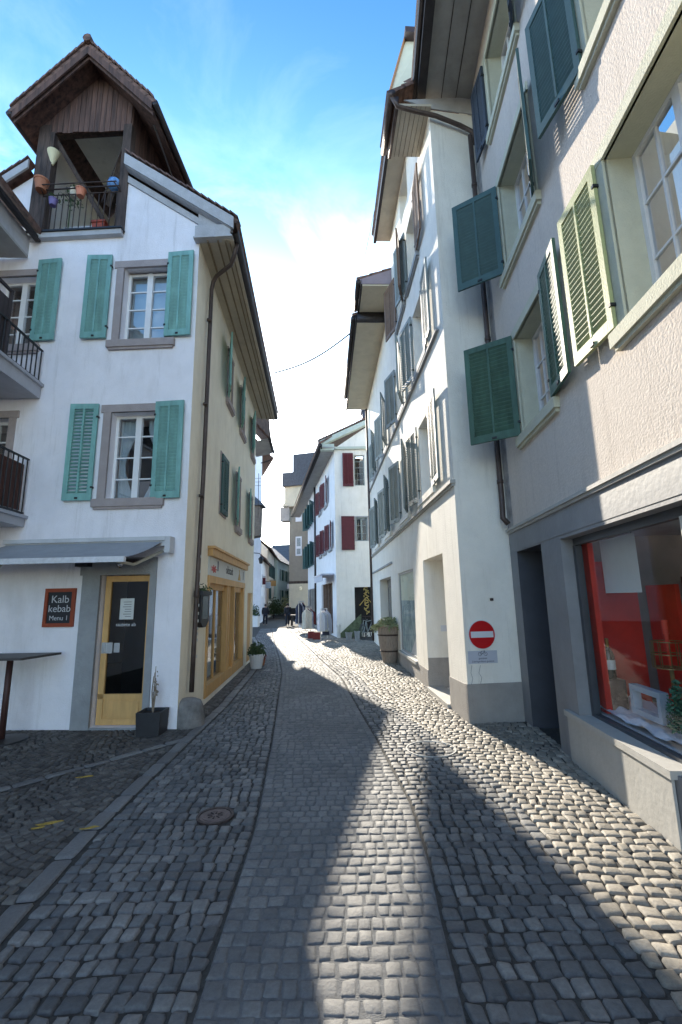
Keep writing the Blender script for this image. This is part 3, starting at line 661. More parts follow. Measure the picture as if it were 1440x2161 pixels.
# loggia railing
mb=MB()
for k in range(13): s=1.56+k*.113; mb.tube([FL.w(s,.04,8.46),FL.w(s,.04,9.22)],.009,6)
mb.tube([FL.w(1.5,.04,9.24),FL.w(2.97,.04,9.24)],.012,6); mb.tube([FL.w(1.5,.08,9.33),FL.w(2.97,.08,9.33)],.014,6)
mb.tube([FL.w(1.5,.04,8.50),FL.w(2.97,.04,8.50)],.010,6); mb.tube([FL.w(1.5,.20,9.30),FL.w(2.97,.16,9.36)],.012,6)
mb.tube([FL.w(1.5,.04,9.24),FL.w(1.55,.2,9.3)],.01,6); mb.tube([FL.w(2.95,.04,9.24),FL.w(2.95,.18,9.33)],.01,6)
mb.build('railing',IRON,WL,smooth=True)
# things on the loggia
def leaves(mb,c,rx,rz,n,size,mi=0,low=0,stretch=1.):
    c=Vector(c)
    for _ in range(n):
        v=Vector((random.gauss(0,1),random.gauss(0,1),random.gauss(0,1))).normalized()*random.uniform(.35,1.)
        p=c+Vector((v.x*rx,v.y*rx,abs(v.z)*rz if low==0 else v.z*rz))
        a=Vector((random.gauss(0,1),random.gauss(0,1),random.gauss(0,1))).normalized(); b=a.orthogonal().normalized(); s=size*random.uniform(.6,1.3)
        mb.quad(p-a*s*stretch,p-b*s*.4,p+a*s*stretch,p+b*s*.4,mi)
def pot(name,label,c,r,h,m,plant=None,plm=None,cat='flower pot',group=None):
    t=thing(name,c,label,cat,group); mb=MB()
    mb.lathe(c,[(0,0),(r*.72,0),(r*.98,h*.85),(r*1.06,h*.85),(r*1.08,h),(r*.94,h),(r*.9,h*.88),(0,h*.86)],18); mb.build('pot',m,t,smooth=False)
    if plant:
        mb=MB(); leaves(mb,(c[0],c[1],c[2]+h*.9),plant[0],plant[1],plant[2],plant[3])
        for k in range(6): a=random.uniform(0,6.28); q=plant[0]*.5; mb.tube([(c[0],c[1],c[2]+h*.8),(c[0]+q*math.cos(a),c[1]+q*math.sin(a),c[2]+h+plant[1]*.6)],.004,4)
        mb.build('foliage',plm or LEAF,t)
    return t
G='pots and ornaments on the wooden loggia'
pot('flower_pot','large terracotta pot hanging at the left end of the loggia railing',FL.w(2.98,.10,9.30),.12,.22,TERRA,group=G)
pot('flower_pot','small orange pot hanging at the middle of the loggia railing',FL.w(2.20,.12,9.10),.085,.15,mat('orange_pot',(.62,.22,.12),.7,.1,8),group=G)
pot('flower_pot','cream pot with a sprig standing behind the loggia railing',FL.w(2.48,-.08,9.30),.07,.16,mat('cream_pot',(.6,.5,.36),.8,.1,8),(.09,.14,26,.03),group=G)
pot('flower_pot','purple pot with flowers low on the left of the loggia railing',FL.w(2.75,.06,9.0),.075,.13,mat('purple_pot',(.18,.14,.32),.6,.1,8),(.12,.12,40,.028),group=G)
mb=MB(); c=FL.w(1.66,-.02,9.46); mb.lathe(c-Vector((0,0,.12)),[(0,0),(.07,.01),(.115,.06),(.13,.12),(.115,.18),(.06,.235),(.04,.24),(.04,.26),(0,.26)],18); mb.build('vase',mat('blue_glaze',(.06,.20,.55),.3,.4,14,col2=(.25,.5,.85)),None,smooth=True,loc=c)
tag(bpy.data.objects['vase'],'round bright blue glazed vase on the right end of the loggia railing','vase',G)
mb=MB(); c=FL.w(2.90,.0,10.1); mb.lathe(c,[(0,-.14),(.02,-.13),(.10,.12),(.11,.16),(0,.17)],16); mb.build('hanging_cone',mat('pale_yellow_shade',(.66,.60,.38),.7,.06,8),None,loc=c)
tag(bpy.data.objects['hanging_cone'],'pale yellow cone shaped shade hanging at the top left of the loggia','lamp shade',G)
mb=MB(); c=FL.w(1.95,-.15,8.75); FL.box(mb,1.85,2.08,-.25,-.10,8.45,8.75); FL.box(mb,1.83,2.10,-.27,-.08,8.75,8.79); mb.build('small_cabinet',mat('red_box',(.35,.06,.03),.6,.2,8),None,loc=tuple(c)); tag(bpy.data.objects['small_cabinet'],'small red box standing on the loggia floor behind the railing','box',G)
mb=MB(); c=FL.w(2.45,-.4,8.45); FL.box(mb,2.15,2.85,-.45,-.40,8.45,8.98); mb.build('leaning_board',mat('panel_pale',(.5,.52,.56),.8,.1,5),None,loc=tuple(c)); tag(bpy.data.objects['leaning_board'],'pale screen panel leaning behind the loggia railing','panel',G)
mb=MB(); cpl=thing('climbing_plant',FL.w(2.72,-.35,8.45),'thin leggy plant growing behind the loggia railing','plant',G); leaves(mb,FL.w(2.72,-.35,9.45),.22,.35,120,.035); mb.build('foliage',LEAF,cpl); mb=MB()
mb.tube([FL.w(2.72,-.35,8.5),FL.w(2.72,-.35,9.6)],.012,5); mb.build('stem',LEAF,cpl)

# awning
ZA=2.76; aw=thing('awning',FL.w(1.5,0,2.6),'grey folding arm awning over the yellow framed door','awning')
mb=MB(); FL.box(mb,.22,2.80,.04,.20,2.74,2.80); FL.box(mb,.24,2.78,.03,.16,2.66,2.74); FL.box(mb,.16,.24,.03,.20,2.55,2.80); mb.build('cassette',mat('awning_case_white',(.55,.56,.58),.5,.08,5,stain=.4),aw)
po=1.05; fz=FL.at(262,1181,po)
mb=MB(); n=10; vs=[];fs=[]
sR=fz[0]+.0; 
for j in range(n+1):
    t=j/n
    for i in range(13):
        u=i/12; s=(.30+(sR-.30)*t)*(1-u)+(2.74+(3.1-2.74)*t)*u; vs.append(FL.w(s,.17+(po-.17)*t,2.72+(fz[1]+.03-2.72)*t-.03*math.sin(math.pi*t)))
for j in range(n):
    for i in range(12): k=j*13+i; fs.append((k,k+1,k+14,k+13))
mb.add(vs,fs); vs2=[v-Vector((0,0,.004)) for v in vs]; mb.add(vs2,fs); mb.build('fabric',AWN,aw,smooth=True)
mb=MB(); FL.box(mb,sR-.02,3.15,po-.01,po+.04,fz[1]-.03,fz[1]+.045); mb.build('front_bar',mat('bar_white',(.62,.63,.66),.45,.12,20,stain=.5),aw)
mb=MB(); mb.tube([FL.w(.30,.12,2.58),FL.w(.55,.5,fz[1]-.02),FL.w(sR+.12,po-.03,fz[1]-.01)],.024,6); mb.build('folding_arm',mat('arm_cream',(.50,.48,.40),.5,.1,5),aw,smooth=True); mb=MB(); mb.tube([FL.w(2.7,.12,2.58),FL.w(2.5,.6,fz[1]-.04),FL.w(2.9,po-.03,fz[1]-.01)],.024,6); mb.build('folding_arm',mat('arm_cream',(.50,.48,.40),.5,.1,5),aw,smooth=True)
mb=MB(); c=FL.w(1.52,.12,2.43); FL.box(mb,1.44,1.64,.0,.16,2.37,2.48); FL.box(mb,1.50,1.58,.0,.05,2.48,2.56); mb.build('floodlight',BLACK,None,loc=tuple(c)); tag(bpy.data.objects['floodlight'],'small black floodlight on the wall left of the door','lamp')
lp=thing('wall_spot',FL.w(.86,.1,2.4),'small chrome spotlight on the grey lintel above the door','lamp')
mb=MB(); mb.tube([FL.w(.90,.03,2.46),FL.w(.90,.12,2.44),FL.w(.93,.20,2.36)],[.02,.03,.045],10); mb.build('lamp_head',mat('chrome',(.6,.6,.62),.2,.05,5,metal=1),lp,smooth=True)
mb=MB(); FL.box(mb,.70,.92,.02,.10,2.42,2.47); mb.build('lamp_base',IRON,lp)
# blackboard
bb=thing('blackboard',FL.w(1.9,.02,1.45),'small chalk blackboard in an orange brown wooden frame on the wall','sign')
mb=MB(); FL.box(mb,1.67,1.72,.0,.04,1.47,2.05); FL.box(mb,2.10,2.15,.0,.04,1.47,2.05); FL.box(mb,1.72,2.10,.0,.04,1.47,1.525); FL.box(mb,1.72,2.10,.0,.04,1.995,2.05); mb.build('frame',BOARDO,bb)
mb=MB(); FL.box(mb,1.71,2.11,.005,.02,1.51,2.01); mb.build('slate_panel',BLACK,bb)
for tx,z,h in (('Kalb',1.88,.16),('kebab',1.74,.15),('Menu 1',1.60,.10)): textmesh('chalk_writing',tx,frM(FL,1.91,.0215,z),h,CHALK,bb,.0008)
# standing table
tb=thing('standing_table',(-4.62,6.6,0),'tall standing table with a dark square top and thin rusty post','table')
mb=MB(); mb.hexa([(-5.2,6.25,1.085),(-4.28,6.28,1.085),(-4.15,6.95,1.085),(-5.2,6.95,1.085),(-5.2,6.25,1.115),(-4.28,6.28,1.115),(-4.15,6.95,1.115),(-5.2,6.95,1.115)]); mb.build('table_top',mat('dark_top',(.06,.055,.055),.5,.2,5),tb)
mb=MB(); mb.tube([(-4.66,6.62,.03),(-4.66,6.62,1.085)],.04,12); mb.build('post',mat('brown_post',(.055,.022,.018),.6,.2,5),tb,smooth=True)
mb=MB(); mb.lathe((-4.66,6.62,0),[(0,.035),(.12,.035),(.30,.02),(.31,.0)],24); mb.build('base_plate',BLACKM,tb)
# planter with bare shrub
p=thing('planter_box',(-2.72,6.86,0),'black square planter with a thin bare shrub beside the yellow door','planter')
mb=MB()
def obox(mb,c,sx,sy,z0,z1,tp=1.,mi=0):
    x,y=c; mb.hexa([(x-sx,y-sy,z0),(x+sx,y-sy,z0),(x+sx,y+sy,z0),(x-sx,y+sy,z0),(x-sx*tp,y-sy*tp,z1),(x+sx*tp,y-sy*tp,z1),(x+sx*tp,y+sy*tp,z1),(x-sx*tp,y+sy*tp,z1)],mi)
bx0=(-2.72,6.86)
for (x0,x1,y0,y1) in ((-.17,.17,-.17,-.145),(-.17,.17,.145,.17),(-.17,-.145,-.145,.145),(.145,.17,-.145,.145)):
    mb.hexa([(bx0[0]+a*k,bx0[1]+b*k,z) for z,k in ((0,.92),(.31,1)) for a,b in ((x0,y0),(x1,y0),(x1,y1),(x0,y1))])
mb.build('pot',BLACK,p)
mb=MB(); obox(mb,bx0,.145,.145,.2,.27); mb.build('soil',mat('soil',(.03,.022,.016),.95,.3,20,.5,60),p)
mb=MB()
for k in range(5):
    a=random.uniform(0,6.28); b=Vector((bx0[0],bx0[1],.26)); q=b+Vector((.03*math.cos(a),.03*math.sin(a),.3)); r_=q+Vector((random.uniform(-.03,.06),random.uniform(-.03,.03),random.uniform(.1,.36)))
    mb.tube([b,q,r_],[.012,.009,.004],6)
leaves(mb,(bx0[0]+.02,bx0[1],.5),.05,.35,40,.02,0)
mb.build('shrub',mat('dry_stem',(.24,.19,.14),.9,.3,30),p)
# guard stone
mb=MB(); c=FS.w(.22,.10,0); mb.lathe(c,[(.24,-.02),(.235,.12),(.215,.26),(.18,.34),(.10,.375),(0,.385)],20); mb.build('guard_stone',mat('guard_stone_mat',(.22,.21,.20),.9,.4,6,.9,30,stain=.6,dark=(.3,.3,.3)),None,smooth=True,loc=tuple(c)); tag(bpy.data.objects['guard_stone'],'rounded grey guard stone at the foot of the corner downpipe','guard stone')
# letter lantern / menu box on the side wall
mbx=thing('menu_box',FS.w(.95,.06,1.4),'dark hexagonal wall box with dried leaves on top, beside the downpipe','box')
mb=MB(); FS.box(mb,.66,1.24,.02,.12,1.48,1.96); mb.hexa([FS.w(.66,.02,1.48),FS.w(1.24,.02,1.48),FS.w(1.24,.12,1.48),FS.w(.66,.12,1.48),FS.w(.85,.02,1.38),FS.w(1.05,.02,1.38),FS.w(1.05,.12,1.38),FS.w(.85,.12,1.38)]); FS.box(mb,.60,1.30,.01,.15,1.92,1.99); mb.build('case',BLACK,mbx)
mb=MB(); FS.box(mb,.76,1.14,.12,.124,1.52,1.90); mb.build('front_pane',mat('pane_dark_green',(.04,.05,.045),.25,.2,5),mbx)
mb=MB(); leaves(mb,FS.w(.9,.08,1.98),.16,.14,60,.035,0); mb.build('dried_leaves',LEAF,mbx)
# yellow shopfront on the side
sf=link('shopfront',None,L1,Matrix.Translation(FS.w(3.7,0,0)))
mb=MB()
FS.box(mb,1.50,5.95,-.02,.10,2.66,2.80); FS.box(mb,1.46,6.0,-.02,.14,2.80,2.845)
FS.box(mb,1.54,5.90,-.10,.035,2.16,2.30); FS.box(mb,1.56,5.86,-.10,.03,.10,.30)
for a,b in ((1.56,1.66),(3.38,3.50),(3.62,3.72),(4.28,4.40),(5.70,5.86)): FS.box(mb,a,b,-.10,.028,.30,2.16)
FS.box(mb,3.72,4.28,-.10,-.05,.30,.75); FS.box(mb,3.50,3.62,-.10,-.07,.3,2.16)
FS.box(mb,2.5,2.56,-.09,-.05,.30,2.16)
FS.box(mb,1.66,3.38,-.09,-.04,2.04,2.16); FS.box(mb,4.40,5.70,-.09,-.04,2.04,2.16)
mb.build('yellow_frame',YELLOW,sf)
mb=MB()
for a,b in ((1.66,3.38),(3.72,4.28),(4.40,5.70)): mb.quad(FS.w(a,-.075,.3),FS.w(b,-.075,.3),FS.w(b,-.075,2.16),FS.w(a,-.075,2.16))
mb.build('glass',GLASS,sf)
mb=MB(); FS.box(mb,1.5,5.9,-.95,-.90,0,2.3); mb.build('room_backdrop',DARKIN,sf)
mb=MB(); FS.box(mb,1.75,3.2,-.5,-.2,.3,.62); FS.box(mb,1.8,2.2,-.45,-.25,.62,1.0); FS.box(mb,4.6,5.2,-.5,-.3,.6,1.2); mb.build('display_shelf',PAPER,sf)
mb=MB(); FS.box(mb,1.56,5.90,.0,.022,2.30,2.66); sg=mb.build('sign_board',mat('sign_board_grey',(.60,.62,.60),.6,.05,3),sf)
textmesh('sign_lettering','oldstadt',frM(FS,3.6,.024,2.50),.26,INK,sf)
mb=MB(); mb.slab([FS.w(4.75,.024,2.34),FS.w(5.15,.024,2.34),FS.w(5.05,.024,2.46),FS.w(4.95,.024,2.55),FS.w(4.85,.024,2.46)],FS.n*.004); FS.box(mb,4.93,4.98,.023,.03,2.5,2.62); mb.build('sign_emblem',mat('emblem_ochre',(.5,.33,.10),.7,.1,4),sf)
mb=MB(); mb.lathe(Vector((0,0,0)),[(0,0)],3) if False else None
for k in range(7): a=k*.9; q=FS.w(1.95+.22*math.cos(a),.024,2.44+.07*math.sin(a)); mb.tube([FS.w(1.95,.026,2.42),q],.016,5)
mb.build('sign_flower',mat('sign_pinkred',(.55,.12,.12),.7,.1,4),sf)
mb=MB(); FS.box(mb,2.28,2.36,.023,.028,2.42,2.62); mb.build('sign_bar',mat('sign_blue_grey',(.12,.14,.20),.7,.1,4),sf); mb=MB(); FS.box(mb,5.55,5.61,.023,.028,2.38,2.60); mb.build('sign_bar',mat('sign_blue_grey',(.12,.14,.20),.7,.1,4),sf)
mb=MB(); FS.box(mb,*ydoor[:2],-.12,-.07,*ydoor[2:]); dd2=mb.build('door',YELLOW,L1); mb=MB(); FS.box(mb,6.8,7.5,-.07,-.062,.2,.9); FS.box(mb,6.8,7.5,-.07,-.062,1.05,1.85); mb.build('door_panel',YELLOW,dd2)
# plants at the house side
pc=FS.w(5.95,.38,0)
pot('potted_shrub','white round pot with a dark leafy shrub at the yellow shopfront',tuple(pc),.21,.38,mat('pot_white',(.66,.67,.68),.5,.05,6),(.27,.36,520,.045),cat='plant')
pot('potted_shrub','small red flowering plant just behind the white pot',tuple(FS.w(6.5,.42,0)),.15,.2,TERRA,(.2,.22,220,.035),mat('reddish_leaves',(.22,.06,.05),.8,.4,20),cat='plant')

# ------------------------------------------------------------------ LEFT NEIGHBOUR with balconies (mostly outside the picture)
LN=thing('balcony_house',(-7.4,3.0,0),'white house at the left edge with dark railed balconies and a small tiled eave','house')
FN=Fr((-6.6,7.2),D(-3.0),'R')
mb=MB(); FN.box(mb,-14,-.0,-4,0,0,8.0); mb.build('wall',P_WHITE,LN)
bx=FN.n.dot(onY(87,813,7.15)-FN.P)
def balcony(z_slab_top,th,rail_h,ox,mat_fill,lab):
    b=link('balcony',None,LN,Matrix.Translation(FN.w(-2,ox/2,z_slab_top))); b['label']=lab
    mb=MB(); FN.box(mb,-5,-.12,0,ox,z_slab_top-th,z_slab_top); FN.box(mb,-5.02,-.1,0,ox+.04,z_slab_top-.03,z_slab_top+.02); mb.build('slab',mat('slab_grey_white',(.42,.42,.45),.8,.1,4,.2,40,stain=.4),b)
    mb=MB()
    for k in range(42): s=-.17-k*.115; mb.tube([FN.w(s,ox-.03,z_slab_top+.05),FN.w(s,ox-.03,z_slab_top+rail_h)],.011,6)
    for z in (.06,rail_h): FN.box(mb,-5,-.14,ox-.05,ox-.015,z_slab_top+z-.012,z_slab_top+z+.012)
    mb.build('railing',BLACKM,b)
    return b
zs=onY(87,813,7.15).z
b1=balcony(zs,.24,.62,bx,None,'upper balcony with a white slab and black bar railing')
mb=MB()
for k in range(14):
    s=-1.05-k*.28; mb.slab([FN.w(s,bx-.06,zs+.06),FN.w(s-.27,bx-.06,zs+.06),FN.w(s-.27,bx-.06,zs+.98),FN.w(s,bx-.06,zs+.98)],FN.n*.012)
FN.box(mb,-5,-1.0,bx-.06,bx-.02,zs+1.1,zs+1.14); FN.box(mb,-1.04,-1.0,bx-.06,bx-.02,zs+.05,zs+1.14)
mb.build('screen_cloth',mat('screen_dark_brown',(.05,.04,.042),.9,.3,6,stretch=(6,6,.5)),b1)
bx2=FN.n.dot(onY(50,1112,7.15)-FN.P); z2=onY(50,1112,7.15).z+.16
b2=balcony(z2,.16,.95,bx2,None,'lower balcony with a brown boarded railing')
b2.children if False else None
mb=MB(); 
for k in range(30): s=-.2-k*.15; FN.box(mb,s-.13,s,bx2-.075,bx2-.055,z2+.1,z2+.85)
mb.build('railing_boards',mat('railing_red_brown',(.09,.035,.025),.7,.3,6,stretch=(8,8,.6)),b2)
# small eave
ex=FN.n.dot(onY(55,540,7.1)-FN.P); ez=onY(55,540,7.1).z
mb=MB(); FN.box(mb,-14,-.10,-.2,ex,ez,ez+.05); mb.build('soffit',SOFGREY,LN)
mb=MB(); FN.box(mb,-14,-.10,ex-.03,ex+.0,ez+.05,ez+.42); mb.build('eave_board',FASCIA,LN)
mb=MB(); tiled_slab(mb,FN.w(-.08,ex+.22,ez+.42),FN.w(-14,ex+.22,ez+.42),FN.w(-14,ex-3,ez+2.4),FN.w(-.08,ex-3,ez+2.4),.1,rows=14)
mb.build('roof',TILE,LN)
mb=MB(); FN.box(mb,-14,-.10,ex+.1,ex+.19,ez+.33,ez+.40); mb.build('gutter',GUTTER,LN)

# ------------------------------------------------------------------ RIGHT NEAR HOUSE (pinkish, shop window)
F1=Fr((2.66,7.2),D(4.0),'L')
R1=thing('pink_house',(5.0,3.0,0),'pinkish plastered house with green shutters above a grey shopfront','house')
Wa=(-2.20,-1.16,4.02,5.48); Wb=(-5.0,-3.82,4.00,5.60); Wc=(-2.35,-1.12,6.62,8.15); Wd=(-5.1,-3.85,6.72,8.2); We=(-2.3,-1.12,9.3,10.7); Wf=(-5.0,-3.8,9.3,10.7)
sd=(-1.36,-.36,-.02,2.46); sw1=(-5.4,-1.98,.58,2.44)
mb=MB()
wallmesh(mb,F1,-11,-.30,2.84,11.30,[(*q,.26,1) for q in (Wa,Wb,Wc,Wd,We,Wf)],.26)
mb.quad(F1.w(-11,0,0),F1.w(-11,-8,0),F1.w(-11,-8,11.3),F1.w(-11,0,11.3)); mb.quad(F1.w(-11,-8,0),F1.w(1,-8,0),F1.w(1,-8,11.3),F1.w(-11,-8,11.3))
mb.build('wall',[P_PINK,S_CREAM],R1)
mb=MB(); F1.box(mb,-.30,.35,-.4,-.005,2.6,11.3); mb.build('rubble_strip',S_RUB,R1)
mb=MB(); wallmesh(mb,F1,-11,-.02,0,2.48,[(*sd,1.1,1),(-5.4,-1.98,.50,2.44,.20),(-7.2,-5.7,0,2.44,.3)],.2)
F1.box(mb,-11,-.05,-.3,.006,2.48,2.80); mb.build('shop_fascia',[GREYFAS,mat('recess_dark_navy',(.05,.055,.07),.6,.15,4)],R1)  # door recess sides get a darker navy than the fascia
mb=MB(); F1.box(mb,-11,-.05,.0,.05,2.80,2.84); F1.box(mb,-11,-.05,.0,.03,2.765,2.80); mb.build('cornice',GREYPL,R1)
mb=MB(); F1.box(mb,-3.56,-1.72,.008,.03,-.02,.47); F1.box(mb,-3.59,-1.69,-.20,.05,.47,.53); mb.build('shop_sill_bench',GREYPL,R1)
mb=MB(); F1.box(mb,-1.38,-.34,-1.12,-1.08,0,2.46); db=mb.build('door',mat('door_dark_blue_grey',(.035,.04,.05),.5,.15,5),R1); mb=MB(); F1.box(mb,-1.2,-1.12,-1.08,-1.04,.95,1.15); mb.build('handle',IRON,db)
# shop window
shp=link('shop_window',None,R1,Matrix.Translation(F1.w(-3,0,.5)))
mb=MB(); 
F1.box(mb,-5.4,-1.98,-.20,-.14,2.36,2.44); F1.box(mb,-5.4,-1.98,-.20,-.13,.50,.56); F1.box(mb,-2.05,-1.98,-.20,-.13,.56,2.36); F1.box(mb,-3.98,-3.90,-.20,-.155,.56,2.36); F1.box(mb,-5.4,-5.33,-.2,-.14,.56,2.36)
mb.build('window_frame',mat('frame_anthracite',(.06,.065,.075),.4,.1,5),shp)
mb=MB(); F1.box(mb,-3.97,-3.88,-.155,-.11,.56,2.36); mb.build('mullion',mat('alu_pale',(.55,.54,.50),.4,.06,5),shp)
mb=MB(); mb.quad(F1.w(-5.36,-.17,.54),F1.w(-2.0,-.17,.54),F1.w(-2.0,-.17,2.4),F1.w(-5.36,-.17,2.4)); mb.build('glass',SHOPG,shp)
mb=MB(); F1.box(mb,-5.6,-1.9,-1.75,-1.70,.3,2.6); F1.box(mb,-1.50,-1.45,-1.75,-.25,.4,2.6); mb.build('back_wall',mat('shop_back_grey',(.22,.19,.18),.8,.2,2),shp)
mb=MB(); F1.box(mb,-5.6,-1.5,-1.75,-.21,.40,.56); mb.build('display_floor',mat('display_white',(.5,.5,.52),.8,.1,4),shp)
mb=MB(); F1.box(mb,-5.6,-1.9,-1.75,-.21,2.46,2.5); mb.build('ceiling',mat('ceil_grey',(.45,.46,.46),.8,.1,4),shp)
mb=MB(); F1.box(mb,-2.03,-1.5,-.33,-.27,.56,2.38); F1.box(mb,-1.56,-1.50,-1.0,-.33,.5,2.2); F1.box(mb,-2.1,-1.56,-1.15,-1.10,.5,1.9); mb.build('red_panels',REDW,shp); mb=MB(); F1.box(mb,-5.5,-1.5,-1.62,-1.56,.5,2.0); mb.build('dark_red_curtain',mat('dark_red_cloth',(.12,.018,.012),.8,.4,3,stretch=(6,6,.5)),shp)
# goods in the shop window
cl=thing('display_cloth',F1.w(-3,-.6,.5),'crumpled white cloth spread over the shop window display floor','cloth')
mb=MB(); N1,N2=40,14; vs=[]; fs=[]
for i in range(N1+1):
    for j in range(N2+1):
        s=-5.2+3.6*i/N1; o=-.22-.6*j/N2; vs.append(F1.w(s,o,.575+.05*abs(math.sin(s*5+j*.5)*math.cos(s*9-j*.8))+random.uniform(0,.02)+.05*max(0,math.sin(s*3.1))))
for i in range(N1):
    for j in range(N2): k=i*(N2+1)+j; fs.append((k,k+1,k+N2+2,k+N2+1))
mb.add(vs,fs); mb.build('cloth_folds',WHITEC,cl,smooth=True)
q_=F1.at(1290,1432,-.40); c=F1.w(q_[0],-.40,q_[1]); mb=MB(); F1.box(mb,q_[0]-.10,q_[0]+.10,-.50,-.30,.57,q_[1]); tag(mb.build('display_block',mat('block_dark',(.05,.03,.028),.6,.3,6),None,loc=tuple(F1.w(q_[0],-.4,.57))),'dark display block under the wine bottle in the shop window','display block')
bt=thing('wine_bottle',c,'dark green wine bottle with a white label and gold neck in the shop window','bottle')
mb=MB(); mb.lathe(c,[(0,0),(.055,0),(.06,.02),(.06,.24),(.045,.29),(.018,.33),(.016,.42),(0,.42)],16); mb.build('bottle_body',mat('bottle_glass',(.01,.018,.015),.15,.1,5),bt,smooth=True)
mb=MB(); mb.lathe(c,[(.0195,.335),(.0195,.425),(0,.43)],12); mb.build('foil_neck',mat('gold_foil',(.45,.3,.08),.35,.1,5,metal=.8),bt)
mb=MB(); mb.lathe(c,[(.0615,.10),(.0615,.2)],16); mb.build('bottle_label',PAPER,bt)
fm=thing('wooden_frame_box',F1.w(-3.25,-.40,.6),'pale blue grey wooden frame box lying on the white cloth','box')
mb=MB(); 
qa=F1.at(1338,1460,-.38)[0]; qb=F1.at(1400,1460,-.38)[0]; 
for (a,b,z0,z1) in ((qb,qb+.05,.66,.93),(qa-.05,qa,.66,.93),(qb+.05,qa-.05,.66,.71),(qb+.05,qa-.05,.88,.93)): F1.box(mb,a,b,-.42,-.34,z0,z1)
mb.build('frame_body',BLUEMET,fm)
SA_=F1.at(1262,1110,-.42); SB=F1.at(1356,1250,-.42)
hs=thing('hanging_sheet',F1.w(-2.75,-.62,1.9),'large plain white paper sheet hanging behind the shop glass','paper')
mb=MB(); F1.box(mb,SB[0],SA_[0],-.42,-.415,SB[1],min(2.4,SA_[1])); mb.build('sheet',PAPER,hs); mb=MB(); mb.tube([F1.w(SB[0]+.05,-.417,min(2.4,SA_[1])),F1.w(SB[0]+.05,-.417,2.46)],.004,4); mb.tube([F1.w(SA_[0]-.05,-.417,min(2.4,SA_[1])),F1.w(SA_[0]-.05,-.417,2.46)],.004,4); mb.build('cord',INK,hs)
cp=thing('green_plant',F1.w(-3.75,-.5,.5),'leafy green conifer twigs lying at the right of the shop display','plant')
mb=MB(); qc=F1.at(1425,1450,-.36); leaves(mb,F1.w(qc[0],-.40,.66),.13,.45,800,.03); mb.build('foliage',mat('leaf_bluegreen',(.05,.16,.09),.7,.4,30),cp)
lt_=thing('wire_lantern',F1.w(-3.62,-.75,.8),'wire basket lantern with a red candle in the shop window','lantern')
mb=MB(); qd=F1.at(1408,1350,-.75); c=F1.w(qd[0],-.75,.28)
for k in range(12): a=k*math.pi/6; mb.tube([(c.x+.15*math.cos(a),c.y+.15*math.sin(a),1.08),(c.x+.15*math.cos(a),c.y+.15*math.sin(a),1.33)],.005,4)
for z in (1.08,1.21,1.33): mb.tube([(c.x+.15*math.cos(k*math.pi/8),c.y+.15*math.sin(k*math.pi/8),z) for k in range(17)],.006,4)
mb.tube([(c.x,c.y,.5),(c.x,c.y,1.1)],.02,6); mb.lathe((c.x,c.y,1.08),[(0,0),(.15,0)],16); mb.build('basket',mat('brass_wire',(.30,.22,.09),.4,.2,10,metal=.6),lt_)
mb=MB(); mb.lathe((c.x,c.y,1.40),[(0,0),(.03,0),(.03,.14),(0,.14)],12); mb.lathe((c.x,c.y,1.09),[(0,0),(.015,0),(.02,.31),(0,.31)],8); mb.build('candle',mat('candle_red',(.7,.05,.02),.5,.1,5),lt_)
pl=thing('poster_stack',F1.w(-4.6,-1.0,.5),'brown wooden crate stack behind the second shop pane','crate')
mb=MB()
for k in range(3): F1.box(mb,-4.9,-4.35,-1.2,-.8,.5+k*.32,.78+k*.32); F1.box(mb,-4.92,-4.33,-1.22,-.78,.78+k*.32,.82+k*.32)
mb.build('crate_boards',BARREL,pl)
# windows
for (w_,sr,sl,m) in ((Wa,S_CREAM,S_CREAM,0),(Wb,S_CREAM,S_CREAM,0),(Wc,S_CREAM,S_CREAM,0),(Wd,S_CREAM,S_CREAM,0),(We,S_CREAM,S_CREAM,0),(Wf,S_CREAM,S_CREAM,0)):
    window(F1,R1,w_,.24,4,3,sr,.13,sl,None,fw=.05,mull=.08)
leaf(F1,R1,-1.12,-.41,4.02,5.55,GREEN,60,True,False,label='green louvred shutter standing at a right angle to the wall')
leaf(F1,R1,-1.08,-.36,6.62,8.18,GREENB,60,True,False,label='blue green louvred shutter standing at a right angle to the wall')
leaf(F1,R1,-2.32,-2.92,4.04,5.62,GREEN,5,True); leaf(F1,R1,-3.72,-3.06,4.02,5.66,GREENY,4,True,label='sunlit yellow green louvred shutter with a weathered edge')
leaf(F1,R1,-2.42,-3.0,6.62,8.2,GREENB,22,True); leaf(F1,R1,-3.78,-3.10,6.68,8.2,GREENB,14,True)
leaf(F1,R1,-2.36,-2.95,9.3,10.72,BLUESH,20,True); leaf(F1,R1,-1.0,-.5,9.3,10.72,BLUESH,8,True); leaf(F1,R1,-3.75,-3.1,9.3,10.72,BLUESH,15)
